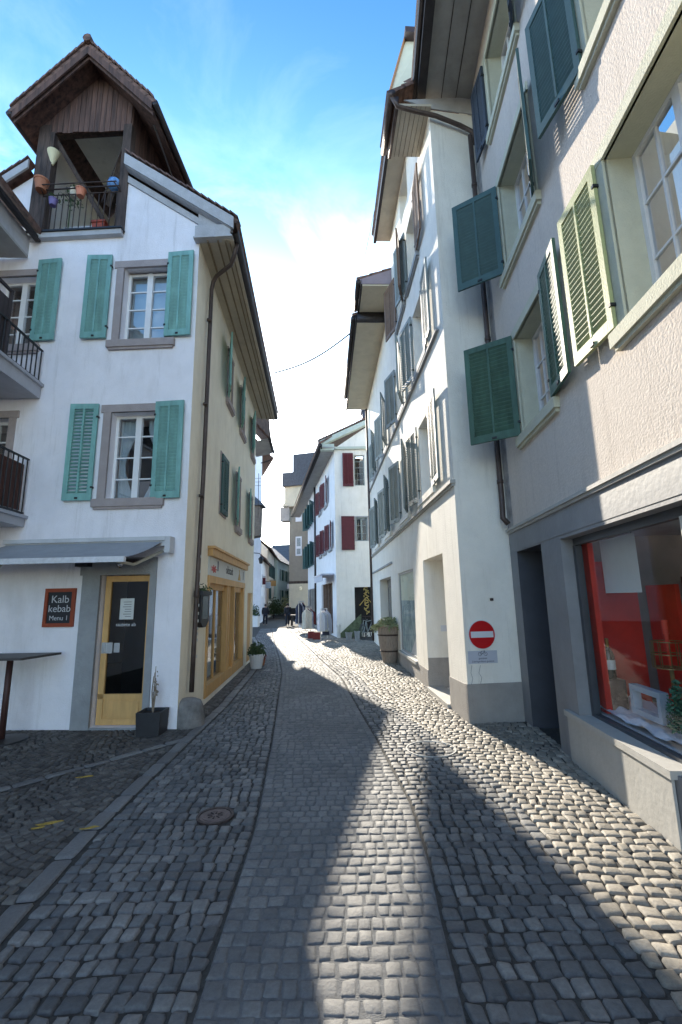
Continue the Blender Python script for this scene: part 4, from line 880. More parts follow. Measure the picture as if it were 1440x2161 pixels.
# roof eave
mb=MB(); F1.box(mb,-11,-.02,-.05,.88,11.30,11.36); mb.build('soffit',SOFGREY,R1)
mb=MB(); 
for o in (.28,.56): F1.box(mb,-11,-.02,o,o+.012,11.29,11.30)
mb.build('soffit_joints',WOODDK2,R1)
mb=MB(); F1.box(mb,-11,.02,.88,1.04,11.22,11.48); mb.tube([F1.w(-11,1.06,11.42),F1.w(.04,1.06,11.42)],.08,10); mb.build('gutter',GUTTER,R1)
mb=MB(); tiled_slab(mb,F1.w(.02,1.1,11.5),F1.w(-11,1.1,11.5),F1.w(-11,-4,14.5),F1.w(.02,-4,14.5),.12); tiled_slab(mb,F1.w(.02,-9,11.5),F1.w(-11,-9,11.5),F1.w(-11,-4,14.5),F1.w(.02,-4,14.5),.12); mb.build('roof',TILE,R1)
mb=MB(); P=[F1.w(-.16,.10,10.3),F1.w(-.16,.10,6),F1.w(-.16,.10,3.55),F1.w(-.2,.11,3.25),F1.w(-.24,.13,3.0),F1.w(-.26,.06,2.9)]
mb.tube(P,.042,10)
for z in (9.2,7.6,6.1,4.6,3.6): mb.tube([F1.w(-.16,.10,z-.03),F1.w(-.16,.10,z+.03)],.052,10)
mb.build('downpipe',COPPER,R1,smooth=True)

# ------------------------------------------------------------------ WHITE CORNER HOUSE (sunlit facade on the right)
F2=Fr((1.82,7.08),D(-2.2),'L'); FE=Fr((1.82,7.08),(.84,.12),'R'); LE=math.hypot(.84,.12)
R2=thing('white_corner_house',(4.2,10.0,0),'white plastered house with a sunlit street side, no entry sign on its end wall','house')
z1w=(3.86,5.45); z2w=(6.68,8.15); z3w=(9.05,10.6)
cols=[(1.28,2.38),(3.85,4.85),(7.0,7.95),(10.1,11.0)]
ops=[(a,b,*z) for a,b in cols for z in (z1w,z2w)]+[(1.55,2.6,9.1,10.6),(3.2,4.2,9.1,10.6),(2.2,3.2,11.3,12.3)]
gw=(3.75,6.0,.40,2.50); gd=(.98,2.62,.0,2.58); gw2=(7.45,10.4,.0,2.5)
mb=MB()
wallmesh(mb,F2,0,.90,0,10.95,[],.2)
wallmesh(mb,F2,.90,13.2,0,3.58,[(gd[0],gd[1],.02,gd[3],1.1),(gw[0],gw[1],gw[2],gw[3],.16),(gw2[0],gw2[1],.02,gw2[3],.3)],.22)
wallmesh(mb,F2,.90,4.9,3.58,12.45,[o for o in ops if o[1]<4.9],.22)
wallmesh(mb,F2,4.9,13.2,3.58,10.9,[o for o in ops if o[0]>4.9],.22)
# the window straddling 4.9 (two openings) : fill as single pieces
wallmesh(mb,FE,0,LE,0,10.95,[],.2)
wallmesh(mb,FE,LE,LE+6,0,11.2,[],.2)
mb.quad(F2.w(13.2,0,0),F2.w(13.2,-6,0),F2.w(13.2,-6,11),F2.w(13.2,0,11)); mb.quad(F2.w(.9,0,10.95),F2.w(.9,-3,10.95),F2.w(.9,-3,12.45),F2.w(.9,0,12.45)); mb.quad(F2.w(4.9,0,10.9),F2.w(4.9,-3,10.9),F2.w(4.9,-3,12.45),F2.w(4.9,0,12.45))
mb.quad(F2.w(0,-6,0),F2.w(13.2,-6,0),F2.w(13.2,-6,12.4),F2.w(0,-6,12.4))
mb.build('wall',P_OFF,R2)
mb=MB(); mb.hexa([F2.w(0,.014,-.02),F2.w(.98,.014,-.02),F2.w(.98,.014,.50),F2.w(0,.014,.53),F2.w(0,-.05,-.02),F2.w(.98,-.05,-.02),F2.w(.98,-.05,.50),F2.w(0,-.05,.53)])
FE.box(mb,-.014,LE,-.05,.014,-.02,.54); F2.box(mb,2.62,7.4,-.05,.014,-.02,.36); mb.build('plinth',P_GREY,R2)
mb=MB(); F2.box(mb,-.02,13.2,-.02,.07,3.60,3.66); F2.box(mb,-.0,13.2,-.02,.04,3.56,3.60); mb.build('cornice',GREYPL,R2)
mb=MB(); F2.box(mb,.3,13.2,-.02,.06,6.50,6.55); mb.build('sill_course',S_GREY,R2)
k=0
for (a,b,c,d) in ops:
    if c>11: window(F2,R2,(a,b,c,d),.2,2,3,None,.1,None); continue
    window(F2,R2,(a,b,c,d),.2,2,3,None,.1,S_GREY if c>6 else P_OFF)
    m=GREYSH if c<9 else BROWNSH
    W=.72 if b<8 else .6
    leaf(F2,R2,a-.03,a-.03-W,c-.02,d+.05,m,random.uniform(14,20) if a>2 else 4,True); leaf(F2,R2,b+.03,b+.03+W,c-.02,d+.05,m if b>3 else GREYSH,random.uniform(6,16),True)
# ground floor: door niche, show window, second recess
mb=MB(); F2.box(mb,gd[0],gd[1],-1.14,-1.10,.0,2.58); nd=mb.build('door',mat('niche_door_grey',(.16,.15,.14),.6,.15,4),R2); mb=MB(); F2.box(mb,gd[1]-.014,gd[1]-.001,-1.1,.0,.02,.60); mb.build('niche_plinth',P_GREY,R2); mb=MB(); F2.box(mb,gd[1]-.02,gd[1]-.002,-.42,-.30,1.12,1.24); mb.build('niche_plate',SIGNWH,R2)
mb=MB(); F2.box(mb,gd[0]+.02,gd[1]-.02,-.3,.06,-.02,.05); mb.build('threshold',GREYPL,R2)
shw=MB(); F2.box(shw,gw[0],gw[1],-.07,-.03,gw[2],gw[2]+.06); F2.box(shw,gw[0],gw[1],-.07,-.03,gw[3]-.06,gw[3]); F2.box(shw,gw[0],gw[0]+.06,-.07,-.03,gw[2]+.06,gw[3]-.06); F2.box(shw,gw[1]-.06,gw[1],-.07,-.03,gw[2]+.06,gw[3]-.06)
sh_=shw.build('show_window',mat('alu_grey',(.3,.3,.3),.4,.1,5),R2)
g=MB(); g.quad(F2.w(gw[0]+.05,-.05,gw[2]+.05),F2.w(gw[1]-.05,-.05,gw[2]+.05),F2.w(gw[1]-.05,-.05,gw[3]-.05),F2.w(gw[0]+.05,-.05,gw[3]-.05)); g.build('glass',SHOPG,sh_)
g=MB(); F2.box(g,gw[0]+.05,gw[1]-.05,-.066,-.058,1.75,2.45); g.build('pale_poster',POSTER1,sh_)
g=MB(); F2.box(g,gw[0]+.05,gw[1]-.05,-.067,-.059,.45,1.75); g.build('blue_poster',POSTER2,sh_)
g=MB(); g.slab([F2.w(gw[0]+.06,-.057,.46),F2.w(gw[0]+1.0,-.057,.46),F2.w(gw[0]+.06,-.057,1.05)],F2.n*.004); g.build('white_wedge',SIGNWH,sh_)
g=MB(); F2.box(g,gw[0]-.08,gw[1]+.08,-.02,.06,gw[2]-.07,gw[2]-.003); g.build('sill',GREYPL,sh_)
g=MB(); F2.box(g,gw2[0],gw2[1],-.34,-.30,0,2.5); ee=g.build('entrance',mat('entrance_grey',(.12,.12,.12),.6,.2,4),R2)
g=MB(); F2.box(g,7.8,8.6,-.30,-.28,.3,2.2); F2.box(g,9,9.9,-.30,-.28,.3,2.2); g.build('entrance_panes',mat('pane_dark',(.03,.035,.04),.15,.2,4),ee)
g=MB(); F2.box(g,7.0,13.0,-.02,.05,2.86,2.92); g.build('ledge',S_GREY,R2)
# near short eave
mb=MB(); F2.box(mb,-.10,.90,-.02,.60,10.90,10.95); mb.build('soffit',SOFFIT,R2)
mb=MB()
for kk in range(6): F2.box(mb,-.1,.9,.08+kk*.09,.085+kk*.09,10.895,10.90)
mb.build('soffit_joints',WOODDK2,R2)
mb=MB(); F2.box(mb,-.14,.92,.60,.66,10.86,11.06); mb.tube([F2.w(-.22,.74,11.04),F2.w(.95,.74,11.04)],.075,10)
mb.tube([F2.w(-.18,.74,11.0),F2.w(-.12,.62,10.85),F2.w(-.10,.3,10.78),F2.w(-.10,-.1,10.68),FE.w(.55,.10,10.55),FE.w(.80,.09,10.45),FE.w(.82,.08,10.2)],.04,10)
mb.build('gutter',COPPER,R2,smooth=True)
mb=MB(); tiled_slab(mb,F2.w(-.16,.78,11.08),F2.w(.92,.78,11.08),F2.w(.92,-2.6,13.0),F2.w(-.16,-2.6,13.0),.12,rows=12)
mb.build('roof',TILE,R2)
mb=MB(); mb.slab([FE.w(0,.012,10.95),FE.w(LE,.012,10.95),FE.w(LE,.012,11.35),FE.w(-.5,.012,11.06)],FE.n*.02); mb.build('gable_fascia',FASCIA,R2)
# attic dormer in cream with orange edge
q=[F2.at(822,178,-.1),F2.at(858,74,-.1),F2.at(905,66,-.1),F2.at(905,180,-.1)]
PD=[onY(822,205,7.9),onY(858,74,8.6),onY(905,62,8.4),onY(905,205,7.9)]
mb=MB(); mb.slab(PD,(.12,.5,0)); dm=mb.build('attic_wall',mat('attic_cream',(.72,.66,.48),.85,.05,4),R2)
mb=MB(); mb.tube([onY(820,205,7.88),onY(857,72,8.58)],.03,6); mb.build('attic_trim',mat('orange_trim',(.5,.22,.08),.6,.1,5),dm)
mb=MB(); a,b=onY(856,66,8.3),onY(912,70,8.0); mb.slab([a,b,b+Vector((0,1.2,.25)),a+Vector((0,1.2,.25))],(0,0,.16)); mb.build('attic_roof',mat('attic_roof_dark',(.05,.03,.03),.6,.2,6),dm)
# taller part eave and the following, lower part
mb=MB(); F2.box(mb,.95,4.9,-.02,.42,12.42,12.48); mb.build('soffit',SOFFIT,R2)
mb=MB(); F2.box(mb,.93,4.92,.42,.50,12.36,12.60); mb.build('gutter',GUTTER,R2)
mb=MB(); tiled_slab(mb,F2.w(.93,.5,12.6),F2.w(4.92,.5,12.6),F2.w(4.92,-2.6,15),F2.w(.93,-2.6,15),.12,rows=10); mb.build('roof',TILE,R2)
mb=MB(); F2.box(mb,4.9,6.2,-.02,.88,10.90,10.95); F2.box(mb,6.2,13.2,-.02,.95,10.62,10.67); mb.build('soffit',P_BEIGE,R2)
mb=MB(); F2.box(mb,4.88,6.2,.88,.94,10.86,11.1); F2.box(mb,6.18,13.2,.95,1.01,10.58,10.82); F2.box(mb,6.15,6.22,-.0,.95,10.56,10.90)
mb.tube([F2.w(4.85,1.0,11.0),F2.w(6.2,1.0,11.0)],.075,10); mb.tube([F2.w(6.2,1.07,10.72),F2.w(12.1,1.07,10.72)],.08,10); mb.build('gutter',GUTTER,R2,smooth=True)
mb=MB(); tiled_slab(mb,F2.w(4.88,1.02,11.08),F2.w(6.2,1.02,11.08),F2.w(6.2,-2.8,12.4),F2.w(4.88,-2.8,12.4),.12,rows=10); tiled_slab(mb,F2.w(6.2,1.08,10.8),F2.w(12.1,1.08,10.8),F2.w(12.1,-2.8,12.2),F2.w(6.2,-2.8,12.2),.12,rows=10); mb.build('roof',TILE,R2)
mb=MB(); mb.slab([F2.w(4.88,0,10.95),F2.w(4.88,.95,10.95),F2.w(4.88,.95,11.1),F2.w(4.88,0,11.45)],F2.d*.05); mb.build('gable_fascia',mat('mauve_board',(.28,.23,.26),.8,.1,4),R2)
mb=MB(); mb.tube([F2.w(12.6,.09,10.4),F2.w(12.6,.09,.1)],.05,8); mb.build('downpipe',COPPER,R2,smooth=True)
# no entry sign + plate
ns=thing('no_entry_sign',FE.w(.25,.02,1.25),'round red no entry sign with a white bar on the end wall','sign')
def disc(mb,fr,s,z,o,r,th,n=40,mi=0):
    a=[fr.w(s+r*math.cos(2*math.pi*k/n),o,z+r*math.sin(2*math.pi*k/n)) for k in range(n)]; mb.slab(a,fr.n*th,mi)
e0=FE.at(1016,1339); 
mb=MB(); disc(mb,FE,e0[0],e0[1],.012,.212,.012); mb.build('rim',SIGNWH,ns); mb=MB(); disc(mb,FE,e0[0],e0[1],.024,.204,.004); mb.build('red_disc',SIGNRED,ns)
mb=MB(); FE.box(mb,e0[0]-.178,e0[0]+.178,.028,.031,e0[1]-.043,e0[1]+.047); mb.build('white_bar',SIGNWH,ns)
pt=thing('supplementary_plate',FE.w(.25,.02,.95),'small grey plate with a bicycle pictogram and text under the no entry sign','sign')
p0=FE.at(989,1401); p1=FE.at(1048,1372)
mb=MB(); FE.box(mb,p0[0],p1[0],.004,.012,p0[1],p1[1]); mb.build('plate',mat('plate_grey',(.48,.50,.57),.5,.05,5),pt)
cx=(p0[0]+p1[0])/2; zc=(p0[1]+p1[1])/2
mb=MB()
def ring(mb,fr,s,z,o,r,t,n=16): mb.tube([fr.w(s+r*math.cos(2*math.pi*k/n),o,z+r*math.sin(2*math.pi*k/n)) for k in range(n+1)],t,4,caps=False)
ring(mb,FE,cx-.045,zc+.045,.014,.026,.003); ring(mb,FE,cx+.045,zc+.045,.014,.026,.003)
for a,b in (((-.045,.045),(-.02,.085)),((-.02,.085),(.03,.085)),((.03,.085),(0,.045)),((0,.045),(-.045,.045)),((0,.045),(-.02,.085)),((.045,.045),(.025,.1))): mb.tube([FE.w(cx+a[0],.014,zc+a[1]),FE.w(cx+b[0],.014,zc+b[1])],.003,4)
mb.build('bicycle_symbol',INK,pt)
textmesh('plate_lettering','gestattet',frM(FE,cx,.0125,zc-.018),.038,INK,pt,.0005); textmesh('plate_lettering','Zubringerdienst gestattet',frM(FE,cx,.0125,zc-.062),.034,INK,pt,.0005)
mb=MB(); c=FE.at(1038,1265); FE.box(mb,c[0]-.03,c[0]+.02,.0,.02,c[1]-.02,c[1]+.02); tag(mb.build('wall_anchor',IRON,None,loc=tuple(FE.w(c[0],0,c[1]))),'small rusty anchor plate in the end wall above the no entry sign','anchor plate')
mb=MB(); cpx=[(996,1404),(994,1420),(998,1432),(995,1446)]; mb.tube([FE.w(*[FE.at(x,y)[0],.003,FE.at(x,y)[1]]) for x,y in cpx],.0025,4)
mb.build('wall_crack',INK,R2); mb=MB(); mb.tube([FE.w(FE.at(x,y)[0],.003,FE.at(x,y)[1]) for x,y in [(1014,1404),(1011,1420),(1017,1430),(1014,1446)]],.0025,4); mb.build('wall_crack',INK,R2)
# tall wooden planter
pcn=F2.w(6.75,.40,0); pcn=Vector((1.33,13.75,0))
tp=thing('barrel_planter',pcn,'tall tapered brown wooden planter with trailing pale green plant','planter')
mb=MB(); mb.lathe(pcn,[(0,.0),(.20,0),(.25,.25),(.30,.6),(.335,.98),(.35,1.0),(.35,1.05),(.30,1.05),(.29,.95),(0,.95)],20); mb.build('tub',BARREL,tp)
mb=MB()
for z,r_ in ((.3,.262),(.75,.318)): mb.lathe(pcn,[(r_,z),(r_+.008,z+.005),(r_+.012,z+.04),(r_,z+.045)],20)
mb.build('hoops',IRON,tp)
mb=MB(); leaves(mb,pcn+Vector((0,0,1.06)),.36,.22,500,.05)
for k in range(26):
    a=random.uniform(0,6.28); r0=.34; q=pcn+Vector((r0*math.cos(a),r0*math.sin(a),1.06)); e=q+Vector((.18*math.cos(a),.18*math.sin(a),random.uniform(-.22,.02)))
    mb.tube([pcn+Vector((0,0,1.0)),q,e],.006,4); 
    for t in range(6): leaves(mb,q.lerp(e,t/5),.03,.03,4,.04,0,1)
mb.build('foliage',LEAFL,tp)

# ------------------------------------------------------------------ RED SHUTTER HOUSE
yw=-10.4; F3=Fr((-.3,22.9),D(yw),'L'); F3E=Fr((-.3,22.9),(1,.02),'R')
R3=thing('red_shutter_house',(1.5,26.0,0),'white house with dark red shutters and a gabled end wall','house')
def px(fr,l,off=0): return [fr.rect(*q,off) for q in l]
w_up=[F3.rect(688,693,1000,1050),F3.rect(676,680,1030,1080),F3.rect(668,671,1060,1100)]
eo=[(1.02,1.56,7.6,9.25),(1.05,1.62,4.7,5.92),(.9,2.1,.2,2.4,.3)]
mb=MB(); wallmesh(mb,F3E,0,2.6,0,9.62,eo,.15); mb.poly([F3E.w(0,0,9.62),F3E.w(2.6,0,9.62),F3E.w(2.6,0,11.4)]); mb.build('end_wall',P_OFF,R3)
so=[(2.6,3.6,7.2,8.7),(5.2,6.0,7.2,8.7),(7.6,8.3,7.2,8.7),(1.2,2.0,4.5,5.9),(3.2,4.0,4.5,5.9),(5.1,5.9,4.5,5.9)]
mb=MB(); wallmesh(mb,F3,0,7.9,0,9.55,[o for o in so if o[1]<7.8]+[(1.2,5.4,.05,2.7,.25)],.15)
mb.quad(F3.w(7.9,0,0),F3.w(7.9,-6,0),F3.w(7.9,-6,9.5),F3.w(7.9,0,9.5)); mb.quad(F3E.w(2.6,0,0),F3E.w(2.6,-8,0),F3E.w(2.6,-8,9.6),F3E.w(2.6,0,9.6)); mb.build('street_wall',P_BLUE,R3)
for o in so:
    if o[1]>7.8: continue
    window(F3,R3,o,.12,2,3,None,.1,S_GREY,detail=False)
    leaf(F3,R3,o[0]-.02,o[0]-.66,o[2],o[3],REDSH,12); leaf(F3,R3,o[1]+.02,o[1]+.66,o[2],o[3],REDSH,12)
window(F3E,R3,eo[0],.1,1,5,None,.1,None,frame=GREYSH); window(F3E,R3,eo[1],.1,2,3,S_GREY,.06,None,frame=GREYSH)
leaf(F3E,R3,.98,.42,7.55,9.35,REDSH,4); leaf(F3E,R3,.96,.30,4.25,5.98,REDSH,4,False)
mb=MB(); F3E.box(mb,-.1,2.6,0,.14,9.55,9.68); mb.slab([F3E.w(-.75,.02,9.66),F3E.w(2.6,.02,11.25),F3E.w(2.6,.02,11.5),F3E.w(-.75,.02,9.95)],F3E.n*.3); F3E.box(mb,-.72,0,-.0,.3,9.45,9.78); mb.build('gable_fascia',mat('fascia_pale_green',(.50,.54,.46),.8,.1,4),R3)
mb=MB(); F3.box(mb,-.3,20,-.02,.70,9.55,9.60); mb.build('soffit',SOFGREY,R3)
mb=MB(); mb.tube([F3.w(-.35,.78,9.66),F3.w(20,.78,9.66)],.09,8); F3.box(mb,-.3,20,.68,.74,9.5,9.72); mb.tube([F3.w(8.0,.06,9.5),F3.w(8.0,.06,.2)],.07,8); mb.build('gutter',GUTTER,R3,smooth=True)
mb=MB(); tiled_slab(mb,F3.w(-.3,.82,9.75),F3.w(20,.82,9.75),F3.w(20,-3.2,12.2),F3.w(-.3,-3.2,12.2),.14,rows=12); tiles_edge(mb,F3E.w(-.85,.35,9.92),F3E.w(2.6,.35,11.55),out=F3E.n*-.3,h=.08); mb.build('roof',TILE,R3)
mb=MB(); obox(mb,(1.55,23.9),.28,.3,10.5,12.0); obox(mb,(1.55,23.9),.34,.36,12.0,12.1); mb.build('chimney',mat('chimney_blue',(.06,.065,.09),.8,.2,6),R3)
g=MB(); F3.box(g,1.2,5.4,-.27,-.23,0,2.7); sg_=g.build('shop_entrance',DARKIN,R3)
g=MB(); 
for a in (1.2,2.2,3.3,4.4,5.3): F3.box(g,a,a+.1,-.23,-.1,0,2.7)
g.build('pillars',mat('brown_posts',(.18,.12,.09),.7,.2,5),sg_)
g=MB(); F3.box(g,.5,3.6,.02,.7,3.05,3.12); F3.box(g,.5,3.6,.62,.66,2.75,3.05); g.build('valance',mat('valance_pale',(.5,.52,.6),.8,.1,5),sg_)
g=MB(); F3E.box(g,.9,2.1,-.34,-.3,.2,2.4); dk=g.build('side_shop_window',DARKIN,R3)
g=MB()
for k in range(16): u,v=1.5+.12*math.sin(k*1.7),1.1+k*.085; F3E.box(g,u-.02,u+.02,-.3,-.27,v-.05,v+.05)
g.tube([F3E.w(1.5+.12*math.sin(k*1.7),-.285,1.1+k*.07) for k in range(20)],.03,5); g.tube([F3E.w(1.15,-.285,1.5),F3E.w(1.5,-.285,1.9),F3E.w(1.85,-.285,1.5)],.025,5); g.build('gold_decoration',mat('gold_decor',(.45,.34,.10),.5,.3,9),dk)
g=MB(); mb=g; mb.slab([F3E.w(-.0,.02,0),F3E.w(1.2,.02,0),F3E.w(1.2,.02,1.1),F3E.w(.0,.02,.05)],F3E.n*.06); mb.build('mossy_ramp_wall',mat('moss_stone',(.11,.14,.08),.95,.4,8,.6,30),R3)
# green shutter house
F3B=Fr(F3.w(8.2,0,0)[:2],D(yw),'L')
R3B=thing('green_shutter_house',F3B.w(2.5,-3,0),'narrow white house with dark teal shutters next to the red shuttered house','house')
so=[(.8,1.5,7.2,8.7),(2.4,3.1,7.2,8.7),(3.9,4.5,7.2,8.7),(.8,1.5,4.2,5.8),(2.4,3.1,4.2,5.8),(3.9,4.5,4.2,5.8)]
mb=MB(); wallmesh(mb,F3B,0,4.9,0,9.5,so,.15); mb.quad(F3B.w(4.9,0,0),F3B.w(4.9,-6,0),F3B.w(4.9,-6,9.5),F3B.w(4.9,0,9.5)); mb.build('wall',P_BLUE,R3B)
for o in so: window(F3B,R3B,o,.12,2,3,None,.1,None,detail=False); leaf(F3B,R3B,o[0]-.02,o[0]-.7,o[2],o[3],TEALD,30); leaf(F3B,R3B,o[1]+.02,o[1]+.7,o[2],o[3],TEALD,30)
g=MB(); F3B.box(g,.3,4.6,-.02,.01,0,2.6); ent=g.build('shop_entrance',mat('dark_shop',(.03,.03,.035),.5,.2,5),R3B)
g=MB()
for a in (.6,1.4,2.4,3.6): F3B.box(g,a,a+.12,.01,.05,0,2.6)
g.build('pillars',mat('pale_posts',(.4,.38,.35),.7,.2,5),ent)

# brown projecting house
def simple_house(name,label,corners,h,wallm,roofm,roof_h=2.,over=.5,wins=(),m2=None):
    """corners: 4 ground points counter-clockwise, first edge faces the camera/street"""
    c=[Vector((x,y,0)) for x,y in corners]; cen=sum(c,Vector())/4
    t=thing(name,tuple(cen),label,'house'); mb=MB()
    for i in range(4): a,b=c[i],c[(i+1)%4]; mb.quad(a,b,b+Vector((0,0,h)),a+Vector((0,0,h)))
    mb.build('wall',wallm,t)
    return t,c,cen
R4,c,cen=simple_house('brown_house','narrow brown plastered house projecting into the street, dark stepped roofs above',[(-5.2,44.9),(-3.1,44.3),(-2.2,50),(-5.4,51.5)],11.0,P_OCHRE,SLATE)
F4=Fr((-5.2,44.9),(2.1,-.6),'R')
g=MB(); F4.box(g,.7,1.35,.02,.06,6.1,8.0); w4=g.build('window',SIGNWH,R4); g=MB(); F4.box(g,.82,1.23,.06,.07,7.05,7.85); F4.box(g,.82,1.23,.06,.07,6.25,6.8); g.build('glass',mat('pane_pale',(.25,.3,.32),.2,.3,9),w4)
g=MB(); F4.box(g,.7,1.35,.02,.06,9.5,10.5); g.build('window',SIGNWH,R4)
g=MB(); F4.box(g,0,2.1,-.01,.07,3.4,3.65); g.build('cornice',WOODDK2,R4); g=MB(); F4.box(g,.02,2.08,-.01,.05,.05,3.4); g.build('ground_floor_front',P_BEIGE,R4)
g=MB(); F4.box(g,.1,1.9,.05,.09,.0,1.1); g.build('dark_base',DARKIN,R4)
g=MB(); F4.box(g,-.45,2.2,-1.8,.5,11.0,11.4); F4.box(g,-.38,2.2,-3,.3,11.4,13.1); g.build('oriel_top',P_BEIGE,R4)
g=MB(); F4.box(g,-.55,2.7,-4,.6,13.1,14.5); F4.box(g,.55,3.2,-5,.4,14.5,16.4); g.build('roof',SLATE,R4)
g=MB(); F4.box(g,-.85,.1,-.7,.35,9.6,11.0); orl=g.build('oriel',P_GREY,R4); g=MB(); g.slab([F4.w(-1.0,.5,11.0),F4.w(.2,.5,11.0),F4.w(.2,-.9,11.6),F4.w(-1.0,-.9,11.6)],(0,0,.1)); g.build('oriel_roof',SLATE,orl)
lm=thing('wall_lamp',F4.w(1.3,.2,2.9),'small lit wall lamp on the brown house','lamp'); g=MB(); g.lathe(F4.w(1.3,.25,2.7),[(0,0),(.12,.05),(.16,.3),(.06,.42),(0,.43)],10); g.build('lamp_glass',mat('lamp_cream',(.8,.7,.5),.4,.1,5),lm); g=MB(); g.tube([F4.w(1.3,.0,3.2),F4.w(1.3,.25,3.15)],.02,6); g.build('bracket',IRON,lm)

# ------------------------------------------------------------------ LEFT ROW behind the corner house (their roofs shade the street)
SAZ=R(12.5); SEL=R(25.0)
def caster(X,Y,s): return Vector((X-math.sin(SAZ)*s, Y+math.cos(SAZ)*s, math.tan(SEL)*s))
E_far=onY(575,955,16.7); d2=Vector((D(-3.2)[0],D(-3.2)[1],0)); E_near=E_far-d2*1.55; off=Vector((-d2.y,d2.x,0)); up=Vector((0,0,1))
L2=thing('annex_house',tuple(E_far+off*2.5-up*E_far.z),'narrow lower house squeezed in behind the corner house, only its eave tip shows','house')
def gr(v,z): return Vector((v.x,v.y,z))
zE=E_far.z; a=gr(E_near+off*.95,0); b=gr(E_far+off*.95-d2*.3,0); Wd=4.; c_,d_=b+off*Wd,a+off*Wd; zw=zE+.35; SL=1.15
mb=MB()
for p,q in ((a,b),(b,c_),(c_,d_),(d_,a)): mb.quad(p,q,gr(q,zw),gr(p,zw))
for e in (a,b): mb.poly([gr(e,zw),gr(e+off*Wd,zw),gr(e+off*Wd/2,zw+SL*Wd/2)])
mb.build('wall',P_WHITE,L2); rz=zE+SL*(Wd/2+.62)
rg_n=gr(E_near+off*(Wd/2+.62),rz); rg_f=gr(E_far+off*(Wd/2+.62),rz)
mb=MB(); tiled_slab(mb,E_near,E_far,rg_f,rg_n,.10,rows=14); o2=Wd+1.24
tiled_slab(mb,E_near+off*o2,E_far+off*o2,rg_f,rg_n,.10,rows=14); mb.build('roof',TILE,L2)
mb=MB(); mb.slab([E_near+up*-.04,E_far+up*-.04,gr(E_far+off*.6,zE-.18),gr(E_near+off*.6,zE-.18)],(0,0,.04)); mb.build('soffit',SOFGREY,L2); q=onY(546,1030,17.5); mb=MB(); mb.tube([q-Vector((0,0,1.2)),q+Vector((0,0,.6))],.012,5)
for z_ in (.1,.25,.4): mb.tube([q+Vector((-.25,0,z_)),q+Vector((.16,0,z_))],.007,4)
mb.build('antenna',IRON,L2)
mb=MB(); mb.tube([E_near-off*.05+up*.0,E_far-off*.05+up*.0],.05,8); q=E_far-off*.02-up*.06; mb.tube([q,q+Vector((-.01,0,-.14)),q+off*.12+Vector((0,0,-.26)),q+off*.45+Vector((0,0,-.36))],.022,6); mb.build('gutter',GUTTER,L2,smooth=True)
# third house: unseen, roof and added slab shaped to cast the street's shadow edges
sL=28.1; NA=caster(.68,7.93,sL); FA=caster(-1.12,13.2,sL); d3=(FA-NA).normalized(); off3=Vector((-d3.y,d3.x,0))
L3=thing('unseen_shade_house',tuple(gr(NA+off3*4,0)),'unseen tall house third in the left row, shaped with an added slab to shade the street','house')
SA,CA=math.sin(SAZ),math.cos(SAZ); TE=math.tan(SEL)
def uvh(u,dep,h): return Vector((u*CA-dep*SA, u*SA+dep*CA, h))
wn,wf_=NA+off3*.85,FA+off3*.85; Wd=8; zE=NA.z; zw=zE+.3; SL=1.05
a,b=gr(wn,0)+d3*.3,gr(wf_,0); c_,d_=b+off3*Wd,a+off3*Wd
mb=MB()
for p,q in ((a,b),(b,c_),(c_,d_),(d_,a)): mb.quad(p,q,gr(q,zw),gr(p,zw))
for e in (a,b): mb.poly([gr(e,zw),gr(e+off3*Wd,zw),gr(e+off3*Wd/2,zw+SL*Wd/2)])
mb.build('wall',P_WHITE,L3); rz=zE+SL*(Wd/2+.85)
rn=gr(NA+off3*(Wd/2+.85),rz); rf=gr(FA+off3*(Wd/2+.85),rz)
mb=MB(); tiled_slab(mb,NA,FA,rf,rn,.1,rows=16); tiled_slab(mb,NA+off3*(Wd+1.7),FA+off3*(Wd+1.7),rf,rn,.1,rows=16); mb.build('roof',TILE,L3)
DT=36.4; hh=lambda v:(DT-v)*TE
pts=[uvh(2.42,DT,hh(6.15)),uvh(2.24,DT,hh(4.1)),uvh(2.14,DT,hh(2.6)),uvh(2.05,DT,hh(.4)),uvh(.6,DT,hh(-3.5)),uvh(-1.2,DT,hh(-1.2)),uvh(-.75,DT,hh(-1.3)),uvh(.76,DT,hh(2.3))]
mb=MB(); mb.slab(pts,Vector((-SA*CA*0-SA,CA,TE))*.4); mb.build('added_shade_slab',WOODDK2,L3)  # added floating slab, sheared along the sun ray, casts the wedge of shade
